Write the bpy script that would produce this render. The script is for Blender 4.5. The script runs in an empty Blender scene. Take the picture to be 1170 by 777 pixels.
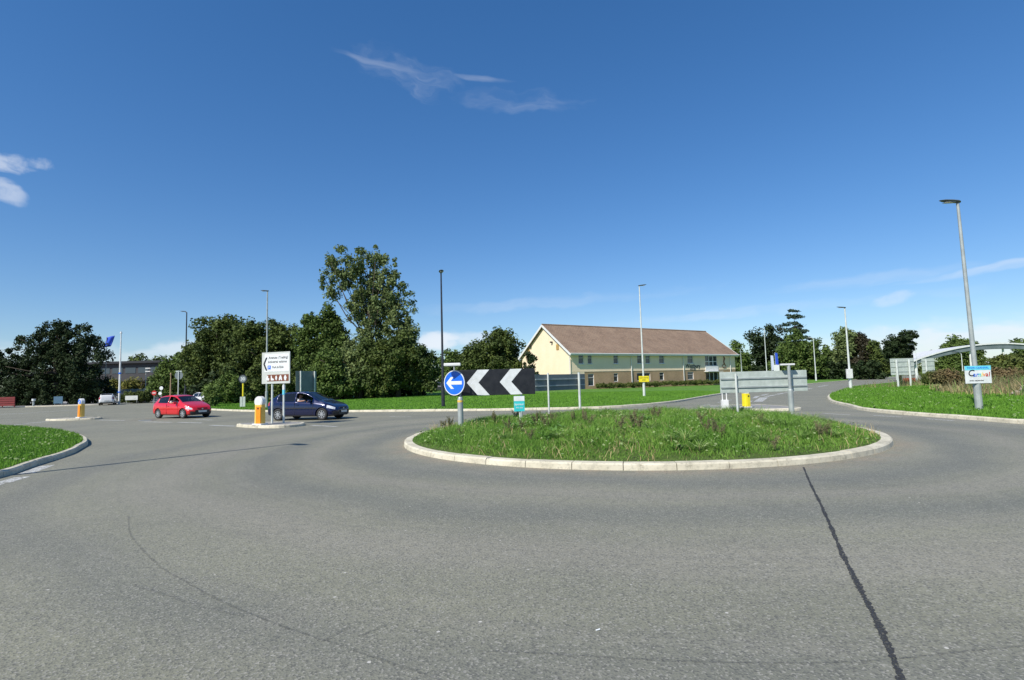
import bpy, bmesh, math, random
import numpy as np
from mathutils import Vector, Matrix
from mathutils.geometry import delaunay_2d_cdt
random.seed(7); rng = np.random.default_rng(7)
scene = bpy.context.scene
COL = scene.collection
R = math.radians

# ------------------------------------------------------------------ camera
EYE = 1.65; PITCH = math.atan(.0782); ROLL = .027; FPX = 620.0
_f = np.array([0, math.cos(PITCH), math.sin(PITCH)]); _u = np.array([0, -math.sin(PITCH), math.cos(PITCH)]); _r = np.array([1., 0, 0])
CR = math.cos(ROLL)*_r - math.sin(ROLL)*_u; CU = math.cos(ROLL)*_u + math.sin(ROLL)*_r; CF = _f
cam = bpy.data.objects.new('camera', bpy.data.cameras.new('camera')); COL.objects.link(cam)
cam.matrix_world = Matrix(((CR[0], CU[0], -CF[0], 0), (CR[1], CU[1], -CF[1], 0), (CR[2], CU[2], -CF[2], EYE), (0, 0, 0, 1)))
cam.data.sensor_width = 36; cam.data.lens = FPX/1170*36; cam.data.clip_end = 5000; cam.data.clip_start = .05
scene.camera = cam

# ------------------------------------------------------------------ world, sun, exposure
SUN_AZ = math.atan2(-.63, -.776)          # direction towards the sun, seen from +Y clockwise
SUN_EL = R(44)
SUNDIR = Vector((-.63, -.776, 0)).normalized()*math.cos(SUN_EL) + Vector((0, 0, math.sin(SUN_EL)))
sl = bpy.data.lights.new('sun', 'SUN'); sl.energy = 4.6; sl.angle = R(.53); sl.color = (1, .95, .86)
so = bpy.data.objects.new('sun', sl); COL.objects.link(so); so.rotation_euler = SUNDIR.to_track_quat('Z', 'Y').to_euler(); so.location = (0, -20, 60)
scene.view_settings.view_transform = 'Standard'; scene.view_settings.look = 'None'
scene.view_settings.exposure = 0.30; scene.view_settings.gamma = 1
W = bpy.data.worlds.new('World'); scene.world = W; W.use_nodes = True
nt = W.node_tree; N = nt.nodes; L = nt.links
bg = N['Background']; bg.inputs[1].default_value = .105
sky = N.new('ShaderNodeTexSky'); sky.sky_type = 'NISHITA'; sky.sun_disc = False
sky.sun_elevation = SUN_EL; sky.sun_rotation = math.atan2(SUNDIR.x, SUNDIR.y); sky.altitude = 0; sky.air_density = 1.0; sky.dust_density = .2; sky.ozone_density = 1.6

def ray(px, py):
    return CF + (px-585)/FPX*CR - (py-388.5)/FPX*CU
def ground(px, py, z=0.):
    d = ray(px, py); t = (z-EYE)/d[2]; return Vector((d[0]*t, d[1]*t, z))
def at(px, py, Y):
    d = ray(px, py); t = Y/d[1]; return Vector((d[0]*t, Y, EYE+d[2]*t))
def height(px, py, X, Y):
    "height of the point above (X,Y) seen at row py"
    lo, hi = -5., 60.
    for _ in range(40):
        m = (lo+hi)/2; d = np.array([X, Y, m-EYE]); w = d@CF
        if 388.5-FPX*(d@CU)/w > py: lo = m
        else: hi = m
    return lo
def azel(px, py):
    d = ray(px, py); d = d/np.linalg.norm(d); return math.atan2(d[0], d[1]), math.asin(d[2])

class NB:
    def __init__(s, tree): s.t = tree
    def m(s, op, a, b=None, c=None):
        n = s.t.nodes.new('ShaderNodeMath'); n.operation = op
        for i, v in enumerate((a, b, c)):
            if v is None: continue
            if isinstance(v, (int, float)): n.inputs[i].default_value = v
            else: s.t.links.new(v, n.inputs[i])
        return n.outputs[0]
    def noise(s, vec, scale, detail=4, rough=.55, dist=0):
        n = s.t.nodes.new('ShaderNodeTexNoise'); n.inputs['Scale'].default_value = scale; n.inputs['Detail'].default_value = detail
        n.inputs['Roughness'].default_value = rough; n.inputs['Distortion'].default_value = dist
        if vec is not None: s.t.links.new(vec, n.inputs['Vector'])
        return n.outputs['Fac']
    def comb(s, x, y, z=0.):
        n = s.t.nodes.new('ShaderNodeCombineXYZ')
        for i, v in enumerate((x, y, z)):
            if isinstance(v, (int, float)): n.inputs[i].default_value = v
            else: s.t.links.new(v, n.inputs[i])
        return n.outputs[0]
    def sep(s, v):
        n = s.t.nodes.new('ShaderNodeSeparateXYZ'); s.t.links.new(v, n.inputs[0]); return n.outputs
    def ramp(s, v, a, b, lo=0., hi=1.):
        n = s.t.nodes.new('ShaderNodeMapRange'); n.interpolation_type = 'SMOOTHSTEP'
        s.t.links.new(v, n.inputs[0]); n.inputs[1].default_value = a; n.inputs[2].default_value = b; n.inputs[3].default_value = lo; n.inputs[4].default_value = hi
        return n.outputs[0]
    def mix(s, f, a, b, mode='MIX'):
        n = s.t.nodes.new('ShaderNodeMix'); n.data_type = 'RGBA'; n.blend_type = mode; n.clamp_factor = True
        for sock, v in ((n.inputs[0], f), (n.inputs[6], a), (n.inputs[7], b)):
            if isinstance(v, (int, float)): sock.default_value = v
            elif isinstance(v, (tuple, list)): sock.default_value = (*v[:3], 1)
            else: s.t.links.new(v, sock)
        return n.outputs[2]
b = NB(nt)
tc = N.new('ShaderNodeTexCoord'); dx, dy, dz = b.sep(tc.outputs['Generated'])
AZ = b.m('ARCTAN2', dx, dy); EL = b.m('ARCSINE', dz)
WU = b.m('SUBTRACT', b.noise(b.comb(AZ, EL, 3.), 13, 2), .5); WV = b.m('SUBTRACT', b.noise(b.comb(b.m('MULTIPLY', AZ, .45), EL, 9.), 24, 3), .5)
def blob(px, py, rx, ry, tilt, ns, lo, hi, amt, stretch=1., seed=0.):
    "a cloud at a fixed bearing and elevation: ellipse times broken noise"
    a0, e0 = azel(px, py); k = 1/FPX
    da = b.m('SUBTRACT', AZ, a0); de = b.m('SUBTRACT', EL, e0)
    da = b.m('MULTIPLY_ADD', WU, rx*k*.9, da); de = b.m('MULTIPLY_ADD', WV, ry*k*1.8, de)
    c, s_ = math.cos(tilt), math.sin(tilt)
    u = b.m('MULTIPLY_ADD', da, c, b.m('MULTIPLY', de, s_)); v = b.m('MULTIPLY_ADD', da, -s_, b.m('MULTIPLY', de, c))
    q = b.m('ADD', b.m('POWER', b.m('ABSOLUTE', b.m('DIVIDE', u, rx*k)), 2), b.m('POWER', b.m('ABSOLUTE', b.m('DIVIDE', v, ry*k)), 2))
    env = b.ramp(q, 1., 0.)
    n = b.noise(b.comb(b.m('MULTIPLY', u, 1/stretch), v, seed), ns, 5, .6, 0)
    return b.m('MULTIPLY', b.ramp(b.m('MULTIPLY_ADD', env, .45, b.m('MULTIPLY', n, .9)), lo, hi), b.m('MULTIPLY', env, amt))
cl = [blob(450, 76, 95, 6, -.12, 40, .6, 1.2, .25, 9, 1.), blob(545, 90, 60, 5, -.08, 40, .6, 1.2, .26, 9, 1.5), blob(470, 86, 110, 26, -.2, 46, .7, 1.35, .25, 6, 2.),
      blob(610, 116, 120, 18, -.03, 40, .7, 1.3, .2, 7, 3.),
      blob(2, 183, 27, 13, -.15, 42, .62, 1.0, .55, 1.5, 5.), blob(0, 218, 25, 13, -.5, 42, .6, 1.0, .45, 1.5, 6.),
      blob(42, 184, 14, 7, 0, 80, .6, 1.1, .3, 1, 7.),
      blob(500, 390, 38, 17, 0, 36, .5, .85, .8, 1.4, 8.), blob(540, 386, 45, 14, 0, 40, .5, 1., .5, 2, 9.),
      blob(150, 408, 170, 20, 0, 20, .55, 1.1, .5, 4, 10.), blob(205, 398, 34, 14, 0, 36, .52, .9, .5, 1.6, 10.5),
      blob(1120, 388, 240, 26, 0, 30, .5, 1.05, .7, 5, 11.), blob(1010, 402, 130, 14, 0, 30, .5, 1.0, .6, 5, 11.5),
      blob(1150, 303, 110, 6, .07, 40, .55, 1.2, .45, 9, 12.), blob(1025, 341, 28, 8, .15, 60, .55, 1., .3, 1.8, 13.),
      blob(870, 356, 260, 10, .02, 30, .6, 1.2, .25, 9, 14.), blob(640, 345, 260, 12, .03, 26, .6, 1.2, .2, 9, 15.), blob(1000, 318, 140, 10, .02, 30, .6, 1.2, .2, 9, 16.)]
tot = cl[0]
for c_ in cl[1:]: tot = b.m('MAXIMUM', tot, c_)
hs = N.new('ShaderNodeHueSaturation'); hs.inputs['Saturation'].default_value = 1.32; hs.inputs['Value'].default_value = 1.0; L.new(sky.outputs[0], hs.inputs['Color'])
gm = N.new('ShaderNodeGamma'); gm.inputs['Gamma'].default_value = .84; L.new(hs.outputs[0], gm.inputs['Color'])
gain = b.mix(1., gm.outputs[0], (.90, 1.06, 1.32), 'MULTIPLY')
skyc = b.mix(tot, gain, (6.9, 7.2, 7.7))
L.new(skyc, bg.inputs[0])

# ------------------------------------------------------------------ materials
def new_mat(name):
    m = bpy.data.materials.new(name); m.use_nodes = True
    return m, m.node_tree, m.node_tree.nodes['Principled BSDF']
def pmat(name, c1, c2=None, scale=5., rough=.6, bump=0., bscale=None, metal=0., coat=0., spec=None, detail=5, space='Object'):
    m, t, p = new_mat(name); n = NB(t)
    tcn = t.nodes.new('ShaderNodeTexCoord'); v = tcn.outputs[space]
    if space == 'World':
        pass
    p.inputs['Roughness'].default_value = rough; p.inputs['Metallic'].default_value = metal
    if coat: p.inputs['Coat Weight'].default_value = coat; p.inputs['Coat Roughness'].default_value = .04
    if spec is not None: p.inputs['Specular IOR Level'].default_value = spec
    if c2 is None: c2 = tuple(x*.86 for x in c1)
    f = n.ramp(n.noise(v, scale, detail), .32, .68)
    t.links.new(n.mix(f, c1, c2), p.inputs['Base Color'])
    if bump:
        bn = t.nodes.new('ShaderNodeBump'); bn.inputs['Strength'].default_value = bump; bn.inputs['Distance'].default_value = .01
        t.links.new(n.noise(v, bscale or scale*4, 4), bn.inputs['Height']); t.links.new(bn.outputs[0], p.inputs['Normal'])
    return m
def leafmat(name, c1, c2, scale=.7, trans=.25, rough=.6, spec=.15):
    m, t, p = new_mat(name); n = NB(t)
    g = t.nodes.new('ShaderNodeNewGeometry')
    f = n.ramp(n.noise(g.outputs['Position'], scale, 3), .3, .7)
    f2 = n.noise(g.outputs['Position'], scale*14, 2)
    col = n.mix(f, c1, c2); col = n.mix(n.ramp(f2, .35, .7, 0, .5), col, tuple(x*1.7 for x in c2))
    p.inputs['Roughness'].default_value = rough; p.inputs['Specular IOR Level'].default_value = spec
    t.links.new(col, p.inputs['Base Color'])
    tr = t.nodes.new('ShaderNodeBsdfTranslucent'); t.links.new(col, tr.inputs[0])
    mx = t.nodes.new('ShaderNodeMixShader'); mx.inputs[0].default_value = trans
    t.links.new(p.outputs[0], mx.inputs[1]); t.links.new(tr.outputs[0], mx.inputs[2])
    t.links.new(mx.outputs[0], t.nodes['Material Output'].inputs[0])
    return m
M = {}
M['galv'] = pmat('galvanised_steel', (.44, .47, .45), (.34, .37, .36), 3, .5, metal=.35)
M['galvlight'] = pmat('pale_painted_steel', (.62, .65, .62), (.5, .53, .5), 3, .5)
M['whitep'] = pmat('white_paint', (.75, .75, .73), (.62, .62, .6), 3, .45)
M['blackpost'] = pmat('black_paint', (.02, .022, .03), (.035, .035, .045), 3, .35)
M['lamphead'] = pmat('lamp_head_grey', (.1, .11, .12), None, 4, .4)
M['lens'] = pmat('lamp_lens', (.5, .52, .52), None, 4, .15)
M['boardback'] = pmat('sign_back_pale', (.46, .51, .47), (.36, .41, .37), 4, .55)
M['boardbackdark'] = pmat('sign_back_grey', (.16, .19, .2), (.12, .15, .155), 1.5, .5)
M['signwhite'] = pmat('sign_white', (.76, .78, .78), (.64, .66, .65), 5, .4, detail=8)
M['signgrey'] = pmat('sign_grey', (.55, .57, .53), (.5, .52, .48), 2, .45)
M['signblack'] = pmat('sign_black', (.01, .01, .013), (.02, .02, .023), 6, .4)
M['signblue'] = pmat('sign_blue', (.01, .12, .62), (.012, .15, .7), 2, .35)
M['teal'] = pmat('sign_teal', (.03, .48, .5), (.05, .55, .56), 3, .4)
M['cyan'] = pmat('sign_cyan', (.12, .6, .75), (.18, .66, .8), 3, .4)
M['brown'] = pmat('sign_brown', (.16, .05, .025), (.2, .065, .03), 3, .4)
M['yellow'] = pmat('yellow_plastic', (.8, .68, .02), (.72, .58, .02), 3, .4)
M['orange'] = pmat('orange_plastic', (.8, .24, .01), (.85, .3, .02), 4, .4)
M['amber'] = pmat('amber_plastic', (.85, .55, .12), (.8, .48, .08), 4, .4)
M['red'] = pmat('red_paint', (.5, .02, .015), (.4, .03, .02), 4, .45)
M['rubber'] = pmat('rubber', (.02, .02, .02), (.03, .03, .03), 10, .8)
M['alloy'] = pmat('alloy', (.55, .56, .57), (.45, .46, .48), 6, .3, metal=.5)
M['darktrim'] = pmat('dark_trim', (.015, .015, .017), (.025, .025, .028), 8, .55)
M['carred'] = pmat('red_car_paint', (.62, .008, .014), (.58, .008, .012), 2, .3, coat=1.)
M['carblue'] = pmat('blue_car_paint', (.003, .006, .045), (.003, .007, .05), 2, .25, coat=1., metal=.3)
M['carwhite'] = pmat('white_car_paint', (.7, .7, .7), (.66, .66, .66), 2, .3, coat=1.)
M['cardark'] = pmat('dark_car_paint', (.02, .025, .035), (.03, .03, .04), 2, .3, coat=1.)
M['headlamp'] = pmat('headlamp', (.7, .72, .74), (.45, .47, .5), 14, .08, coat=1.)
M['taillamp'] = pmat('taillamp', (.35, .01, .01), (.45, .02, .02), 14, .1, coat=1.)
M['plate'] = pmat('number_plate', (.7, .7, .68), None, 4, .4)
M['skin'] = pmat('skin', (.5, .28, .2), (.45, .25, .18), 9, .5)
M['shirt'] = pmat('pale_shirt', (.7, .68, .64), (.6, .58, .55), 12, .8)
M['trousers'] = pmat('trousers', (.55, .52, .45), (.48, .45, .4), 12, .8)
M['hair'] = pmat('hair', (.04, .025, .015), None, 30, .6)
M['bark'] = pmat('bark', (.09, .07, .05), (.05, .04, .03), 6, .9, .6, 20)
M['wood'] = pmat('old_wood', (.35, .24, .14), (.28, .2, .12), 8, .8)
M['render'] = pmat('cream_render', (.87, .70, .5), (.83, .66, .46), .6, .85, .15, 30)
M['upvc'] = pmat('white_upvc', (.72, .72, .70), (.68, .68, .66), 3, .35)
M['stone'] = pmat('stone', (.38, .33, .25), (.22, .18, .14), 3, .9, .5, 14)
M['redshade'] = pmat('red_painted_shade', (.2, .02, .02), (.15, .02, .02), 4, .6)  # barrier red darkened: the shade by the tree is put into the colour
M['blueshade'] = pmat('blue_painted_shade', (.06, .13, .2), (.05, .11, .17), 4, .6)  # low sign's blue, with shade painted in as a darker colour
M['tar'] = pmat('tar', (.012, .012, .014), (.035, .035, .036), 22, .5, .8, 60)
M['blueflag'] = pmat('blue_fabric', (.015, .07, .5), (.02, .08, .55), 4, .7)
M['whiteflag'] = pmat('white_fabric', (.6, .65, .75), (.5, .55, .7), 4, .7)
def glassmat(name, tint, alpha):
    m, t, p = new_mat(name)
    p.inputs['Base Color'].default_value = (*tint, 1); p.inputs['Roughness'].default_value = .03; p.inputs['Coat Weight'].default_value = .6
    p.inputs['Coat Roughness'].default_value = .02
    tr = t.nodes.new('ShaderNodeBsdfTransparent'); tr.inputs[0].default_value = (.55, .62, .6, 1)
    mx = t.nodes.new('ShaderNodeMixShader'); mx.inputs[0].default_value = alpha
    t.links.new(tr.outputs[0], mx.inputs[1]); t.links.new(p.outputs[0], mx.inputs[2]); t.links.new(mx.outputs[0], t.nodes['Material Output'].inputs[0])
    return m
M['glass'] = glassmat('car_glass', (.01, .012, .015), .65)
M['wglass'] = glassmat('window_glass', (.035, .05, .07), .97)
M['dglass'] = pmat('dark_window', (.012, .014, .018), (.03, .035, .045), 2, .08)

def kerbmat():
    m, t, p = new_mat('kerb_concrete'); n = NB(t); g = t.nodes.new('ShaderNodeNewGeometry'); P = g.outputs['Position']
    c = n.mix(n.ramp(n.noise(P, 1.6, 5), .3, .7), (.63, .58, .45), (.5, .46, .35))
    c = n.mix(n.ramp(n.noise(P, 14, 4), .5, .75, 0, .6), c, (.3, .28, .22))
    c = n.mix(n.ramp(n.noise(P, 3.2, 6, .8), .52, .72, 0, .75), c, (.2, .18, .13))
    t.links.new(c, p.inputs['Base Color']); p.inputs['Roughness'].default_value = .9
    bn = t.nodes.new('ShaderNodeBump'); bn.inputs['Strength'].default_value = .5; bn.inputs['Distance'].default_value = .01
    t.links.new(n.noise(P, 40, 4), bn.inputs['Height']); t.links.new(bn.outputs[0], p.inputs['Normal'])
    return m
M['kerb'] = kerbmat()
ISL = (3.36, 16.42); ISLR = 6.55
def asphalt():
    m, t, p = new_mat('asphalt'); n = NB(t); g = t.nodes.new('ShaderNodeNewGeometry'); P = g.outputs['Position']
    x, y, z = n.sep(P)
    ddx = n.m('SUBTRACT', x, ISL[0]); ddy = n.m('SUBTRACT', y, ISL[1])
    r = n.m('SQRT', n.m('ADD', n.m('POWER', n.m('ABSOLUTE', ddx), 2), n.m('POWER', n.m('ABSOLUTE', ddy), 2)))
    rn = n.m('ADD', r, n.m('MULTIPLY', n.m('SUBTRACT', n.noise(P, .16, 3), .5), 2.6))
    A, B_ = (.248, .243, .176), (.19, .189, .142)
    c = n.mix(n.ramp(n.noise(P, .28, 6, .6), .32, .7), A, B_)
    # polished / stained wheel bands circling the island
    for r0, w, col, am in ((7.7, .9, (.135, .143, .125), .65), (9.9, .8, (.135, .143, .123), .6), (8.8, .5, (.28, .262, .21), .5), (11.5, .9, (.28, .262, .21), .55), (13.4, .8, (.138, .142, .124), .5)):
        d = n.m('ABSOLUTE', n.m('SUBTRACT', rn, r0)); c = n.mix(n.ramp(d, w, 0., 0., am), c, col)
    ang = n.m('ARCTAN2', ddx, ddy)
    st = n.noise(n.comb(n.m('MULTIPLY', ang, .9), n.m('MULTIPLY', r, 3.0), 0.), 1.6, 5, .65)
    c = n.mix(n.ramp(st, .45, .8, 0, .35), c, (.14, .138, .118))
    st2 = n.noise(n.comb(n.m('MULTIPLY', ang, .6), n.m('MULTIPLY', r, 2.2), 4.), 1.3, 5, .65)
    c = n.mix(n.ramp(st2, .5, .8, 0, .35), c, (.275, .26, .215))
    # dry silt swept against the island kerb
    nd = n.noise(P, 1.3, 5, .7)
    c = n.mix(n.m('MULTIPLY', n.ramp(r, 7.35, 6.62, 0., 1.), n.ramp(nd, .35, .65, 0, .8)), c, (.30, .245, .17))
    c = n.mix(n.ramp(n.noise(P, 9, 5, .75), .42, .68, 0, .3), c, (.13, .132, .12))
    c = n.mix(n.ramp(n.noise(P, .9, 5, .7), .5, .72, 0, .35), c, (.26, .248, .2))
    # oil drips and rubber along the circulating lane
    c = n.mix(n.m('MULTIPLY', n.ramp(n.m('ABSOLUTE', n.m('SUBTRACT', rn, 8.9)), 1.1, .1), n.ramp(n.noise(P, 3.5, 6, .8), .52, .75, 0, .35)), c, (.09, .092, .088))
    # aggregate: dark pits and pale chips
    v = t.nodes.new('ShaderNodeTexVoronoi'); v.inputs['Scale'].default_value = 75; t.links.new(P, v.inputs['Vector'])
    sx, sy, sz = n.sep(v.outputs['Color'])
    c = n.mix(n.ramp(sx, .55, .95, 0, .6), c, (.08, .08, .075))
    c = n.mix(n.ramp(sy, .78, .99, 0, .6), c, (.36, .345, .3))
    v2 = t.nodes.new('ShaderNodeTexVoronoi'); v2.inputs['Scale'].default_value = 11; t.links.new(P, v2.inputs['Vector'])
    s2x, s2y, _z = n.sep(v2.outputs['Color'])
    c = n.mix(n.m('MULTIPLY', n.ramp(v2.outputs['Distance'], .16, .1), n.ramp(s2x, .975, .985)), c, (.5, .48, .43))
    c = n.mix(n.m('MULTIPLY', n.ramp(n.m('ADD', v2.outputs['Distance'], n.m('MULTIPLY', n.noise(P, 60, 2), .35)), .42, .22), n.ramp(s2y, .965, .98, 0, .6)), c, (.07, .07, .068))
    t.links.new(c, p.inputs['Base Color']); p.inputs['Roughness'].default_value = .82; p.inputs['Specular IOR Level'].default_value = .35
    bn = t.nodes.new('ShaderNodeBump'); bn.inputs['Strength'].default_value = .5; bn.inputs['Distance'].default_value = .005
    t.links.new(n.m('ADD', v.outputs['Distance'], n.m('MULTIPLY', n.noise(P, 120, 3), .7)), bn.inputs['Height']); t.links.new(bn.outputs[0], p.inputs['Normal'])
    return m
M['asphalt'] = asphalt()
M['pave'] = pmat('paving', (.3, .29, .27), (.22, .215, .2), 2, .9, .3, 20)
def turfmat(name, a, b_, dry, sc=.5):
    m, t, p = new_mat(name); n = NB(t); g = t.nodes.new('ShaderNodeNewGeometry'); P = g.outputs['Position']
    c = n.mix(n.ramp(n.noise(P, sc, 5), .3, .7), a, b_)
    c = n.mix(n.ramp(n.noise(P, sc*2.7, 5, .7), .55, .75, 0, .5), c, dry)
    c = n.mix(n.ramp(n.noise(P, 22, 3), .45, .7, 0, .55), c, tuple(x*.35 for x in a))
    t.links.new(c, p.inputs['Base Color']); p.inputs['Roughness'].default_value = .9; p.inputs['Specular IOR Level'].default_value = .2
    bn = t.nodes.new('ShaderNodeBump'); bn.inputs['Strength'].default_value = 1; bn.inputs['Distance'].default_value = .05
    t.links.new(n.noise(P, 30, 4), bn.inputs['Height']); t.links.new(bn.outputs[0], p.inputs['Normal'])
    return m
M['turf'] = turfmat('turf', (.135, .28, .04), (.095, .21, .032), (.19, .26, .07))
M['turffar'] = turfmat('far_turf', (.10, .18, .035), (.07, .13, .028), (.2, .21, .08), .05)
M['soil'] = turfmat('turf_soil', (.11, .17, .035), (.08, .115, .03), (.2, .15, .08), 1.2)
M['grassA'] = leafmat('grass_blades', (.22, .36, .065), (.11, .23, .035), 1.3, .32)
M['grassB'] = leafmat('lawn_blades', (.155, .31, .036), (.11, .235, .03), .35, .3)
M['dry'] = leafmat('dry_grass', (.5, .4, .22), (.34, .27, .13), 1.2, .2)
M['dryred'] = leafmat('dead_dock', (.18, .16, .09), (.12, .12, .055), 2.0, .1)

# ------------------------------------------------------------------ mesh helpers
class MB:
    def __init__(s): s.v = []; s.f = []
    def add(s, vs, fs):
        o = len(s.v); s.v += [tuple(v) for v in vs]; s.f += [tuple(i+o for i in f) for f in fs]; return s
    def box(s, c, d, rz=0, rot=None):
        hx, hy, hz = d[0]/2, d[1]/2, d[2]/2
        vs = [Vector((x, y, z)) for x in (-hx, hx) for y in (-hy, hy) for z in (-hz, hz)]
        mt = rot if rot is not None else Matrix.Rotation(rz, 3, 'Z')
        vs = [mt @ v + Vector(c) for v in vs]
        return s.add(vs, [(0, 1, 3, 2), (4, 6, 7, 5), (0, 4, 5, 1), (2, 3, 7, 6), (0, 2, 6, 4), (1, 5, 7, 3)])
    def tube(s, pts, rad, n=10, cap=True):
        pts = [Vector(p) for p in pts]; rs = rad if isinstance(rad, (list, tuple)) else [rad]*len(pts)
        vs = []; fs = []; prev = None
        for i, p in enumerate(pts):
            d = (pts[min(i+1, len(pts)-1)] - pts[max(i-1, 0)]).normalized()
            a = prev if prev is not None else (Vector((1, 0, 0)) if abs(d.x) < .8 else Vector((0, 1, 0)))
            a = (a - d*a.dot(d)).normalized(); prev = a; c = d.cross(a)
            for k in range(n):
                t = 2*math.pi*k/n; vs.append(p + (a*math.cos(t)+c*math.sin(t))*rs[i])
        for i in range(len(pts)-1):
            for k in range(n):
                fs.append((i*n+k, i*n+(k+1) % n, (i+1)*n+(k+1) % n, (i+1)*n+k))
        if cap: fs.append(tuple(range(n))[::-1]); fs.append(tuple((len(pts)-1)*n+k for k in range(n)))
        return s.add(vs, fs)
    def poly(s, pts2, y0, y1, o=(0, 0)):
        "polygon in local XZ extruded along Y from y0 (front) to y1"
        n = len(pts2); vs = [(x+o[0], y0, z+o[1]) for x, z in pts2]+[(x+o[0], y1, z+o[1]) for x, z in pts2]
        fs = [tuple(range(n)), tuple(range(2*n-1, n-1, -1))]+[(i, i+n, (i+1) % n+n, (i+1) % n) for i in range(n)]
        return s.add(vs, fs)
    def build(s, name, mat, parent=None, smooth=False, bevel=0, loc=None):
        me = bpy.data.meshes.new(name); me.from_pydata([tuple(v) for v in s.v], [], s.f); me.update()
        bm = bmesh.new(); bm.from_mesh(me); bmesh.ops.recalc_face_normals(bm, faces=bm.faces); bm.to_mesh(me); bm.free()
        return link(name, me, mat, parent, smooth, bevel, loc)
def link(name, me, mat, parent=None, smooth=False, bevel=0, loc=None):
    o = bpy.data.objects.new(name, me); COL.objects.link(o)
    if mat is not None: me.materials.append(M[mat] if isinstance(mat, str) else mat)
    if parent is not None: o.parent = parent
    if smooth: me.polygons.foreach_set('use_smooth', [True]*len(me.polygons))
    if bevel:
        md = o.modifiers.new('bevel', 'BEVEL'); md.width = bevel; md.segments = 2; md.limit_method = 'ANGLE'
    if loc is not None: o.location = loc
    return o
def fast_mesh(name, V, Fq):
    "V (n,3) array, Fq (m,k) array of equal-size faces"
    me = bpy.data.meshes.new(name); k = Fq.shape[1]
    me.vertices.add(len(V)); me.vertices.foreach_set('co', V.astype(np.float32).ravel())
    me.loops.add(Fq.size); me.loops.foreach_set('vertex_index', Fq.astype(np.int32).ravel())
    me.polygons.add(len(Fq)); me.polygons.foreach_set('loop_start', np.arange(0, Fq.size, k, dtype=np.int32)); me.polygons.foreach_set('loop_total', np.full(len(Fq), k, dtype=np.int32))
    me.update(); me.validate(); return me
def tag(o, label=None, cat=None, group=None, kind=None):
    if label: o['label'] = label
    if cat: o['category'] = cat
    if group: o['group'] = group
    if kind: o['kind'] = kind
    return o
def thing(name, label, cat, loc, rz=0, group=None):
    o = bpy.data.objects.new(name, None); COL.objects.link(o); o.location = loc; o.rotation_euler = (0, 0, rz)
    o.empty_display_size = .3
    return tag(o, label, cat, group)
def copy_tree(o, parent=None):
    c = o.copy(); COL.objects.link(c)
    if parent is not None: c.parent = parent
    for ch in [x for x in bpy.data.objects if x.parent == o]: copy_tree(ch, c)
    return c
def text(name, body, size, mat, parent, loc, align='LEFT', depth=.004, sx=1., bold=0., shear=0.):
    cu = bpy.data.curves.new(name, 'FONT'); cu.body = body; cu.size = size; cu.extrude = depth/2; cu.align_x = align; cu.align_y = 'BOTTOM_BASELINE' if False else 'BOTTOM'
    cu.offset = bold; cu.shear = shear; cu.resolution_u = 3
    to = bpy.data.objects.new('tmp', cu); COL.objects.link(to); dg = bpy.context.evaluated_depsgraph_get()
    me = bpy.data.meshes.new_from_object(to.evaluated_get(dg)); bpy.data.objects.remove(to)
    me.transform(Matrix.Scale(sx, 4, (1, 0, 0))); me.transform(Matrix.Rotation(R(90), 4, 'X')); me.materials.clear()
    o = link(name, me, mat, parent); o.location = loc; return o

# ------------------------------------------------------------------ ground surfaces
def polydist(P, poly, closed=True):
    "distance of points P (n,2) to polyline"
    A = np.array(poly); B_ = np.roll(A, -1, 0)
    if not closed: A, B_ = A[:-1], B_[:-1]
    best = np.full(len(P), 1e9)
    for a, c in zip(A, B_):
        d = c-a; t = np.clip(((P-a)@d)/(d@d+1e-12), 0, 1); best = np.minimum(best, np.hypot(*(P-(a+t[:, None]*d)).T))
    return best
def inside(P, poly):
    A = np.array(poly); x, y = P[:, 0], P[:, 1]; c = np.zeros(len(P), bool); j = len(A)-1
    for i in range(len(A)):
        xi, yi = A[i]; xj, yj = A[j]
        cond = ((yi > y) != (yj > y)) & (x < (xj-xi)*(y-yi)/(yj-yi+1e-12)+xi); c ^= cond; j = i
    return c
def smooth_line(pts, step=.5, closed=False):
    P = [Vector((p[0], p[1], 0)) for p in pts]; out = []; n = len(P)
    rngs = range(n if closed else n-1)
    for i in rngs:
        p0 = P[(i-1) % n] if closed or i > 0 else P[0]*2-P[1]; p1 = P[i]; p2 = P[(i+1) % n]; p3 = P[(i+2) % n] if closed or i+2 < n else P[-1]*2-P[-2]
        m = max(2, int((p2-p1).length/step))
        for k in range(m):
            t = k/m; q = .5*((2*p1)+(p2-p0)*t+(2*p0-5*p1+4*p2-p3)*t*t+(-p0+3*p1-3*p2+p3)*t**3); out.append((q.x, q.y))
    if not closed: out.append((P[-1].x, P[-1].y))
    return out
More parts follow.
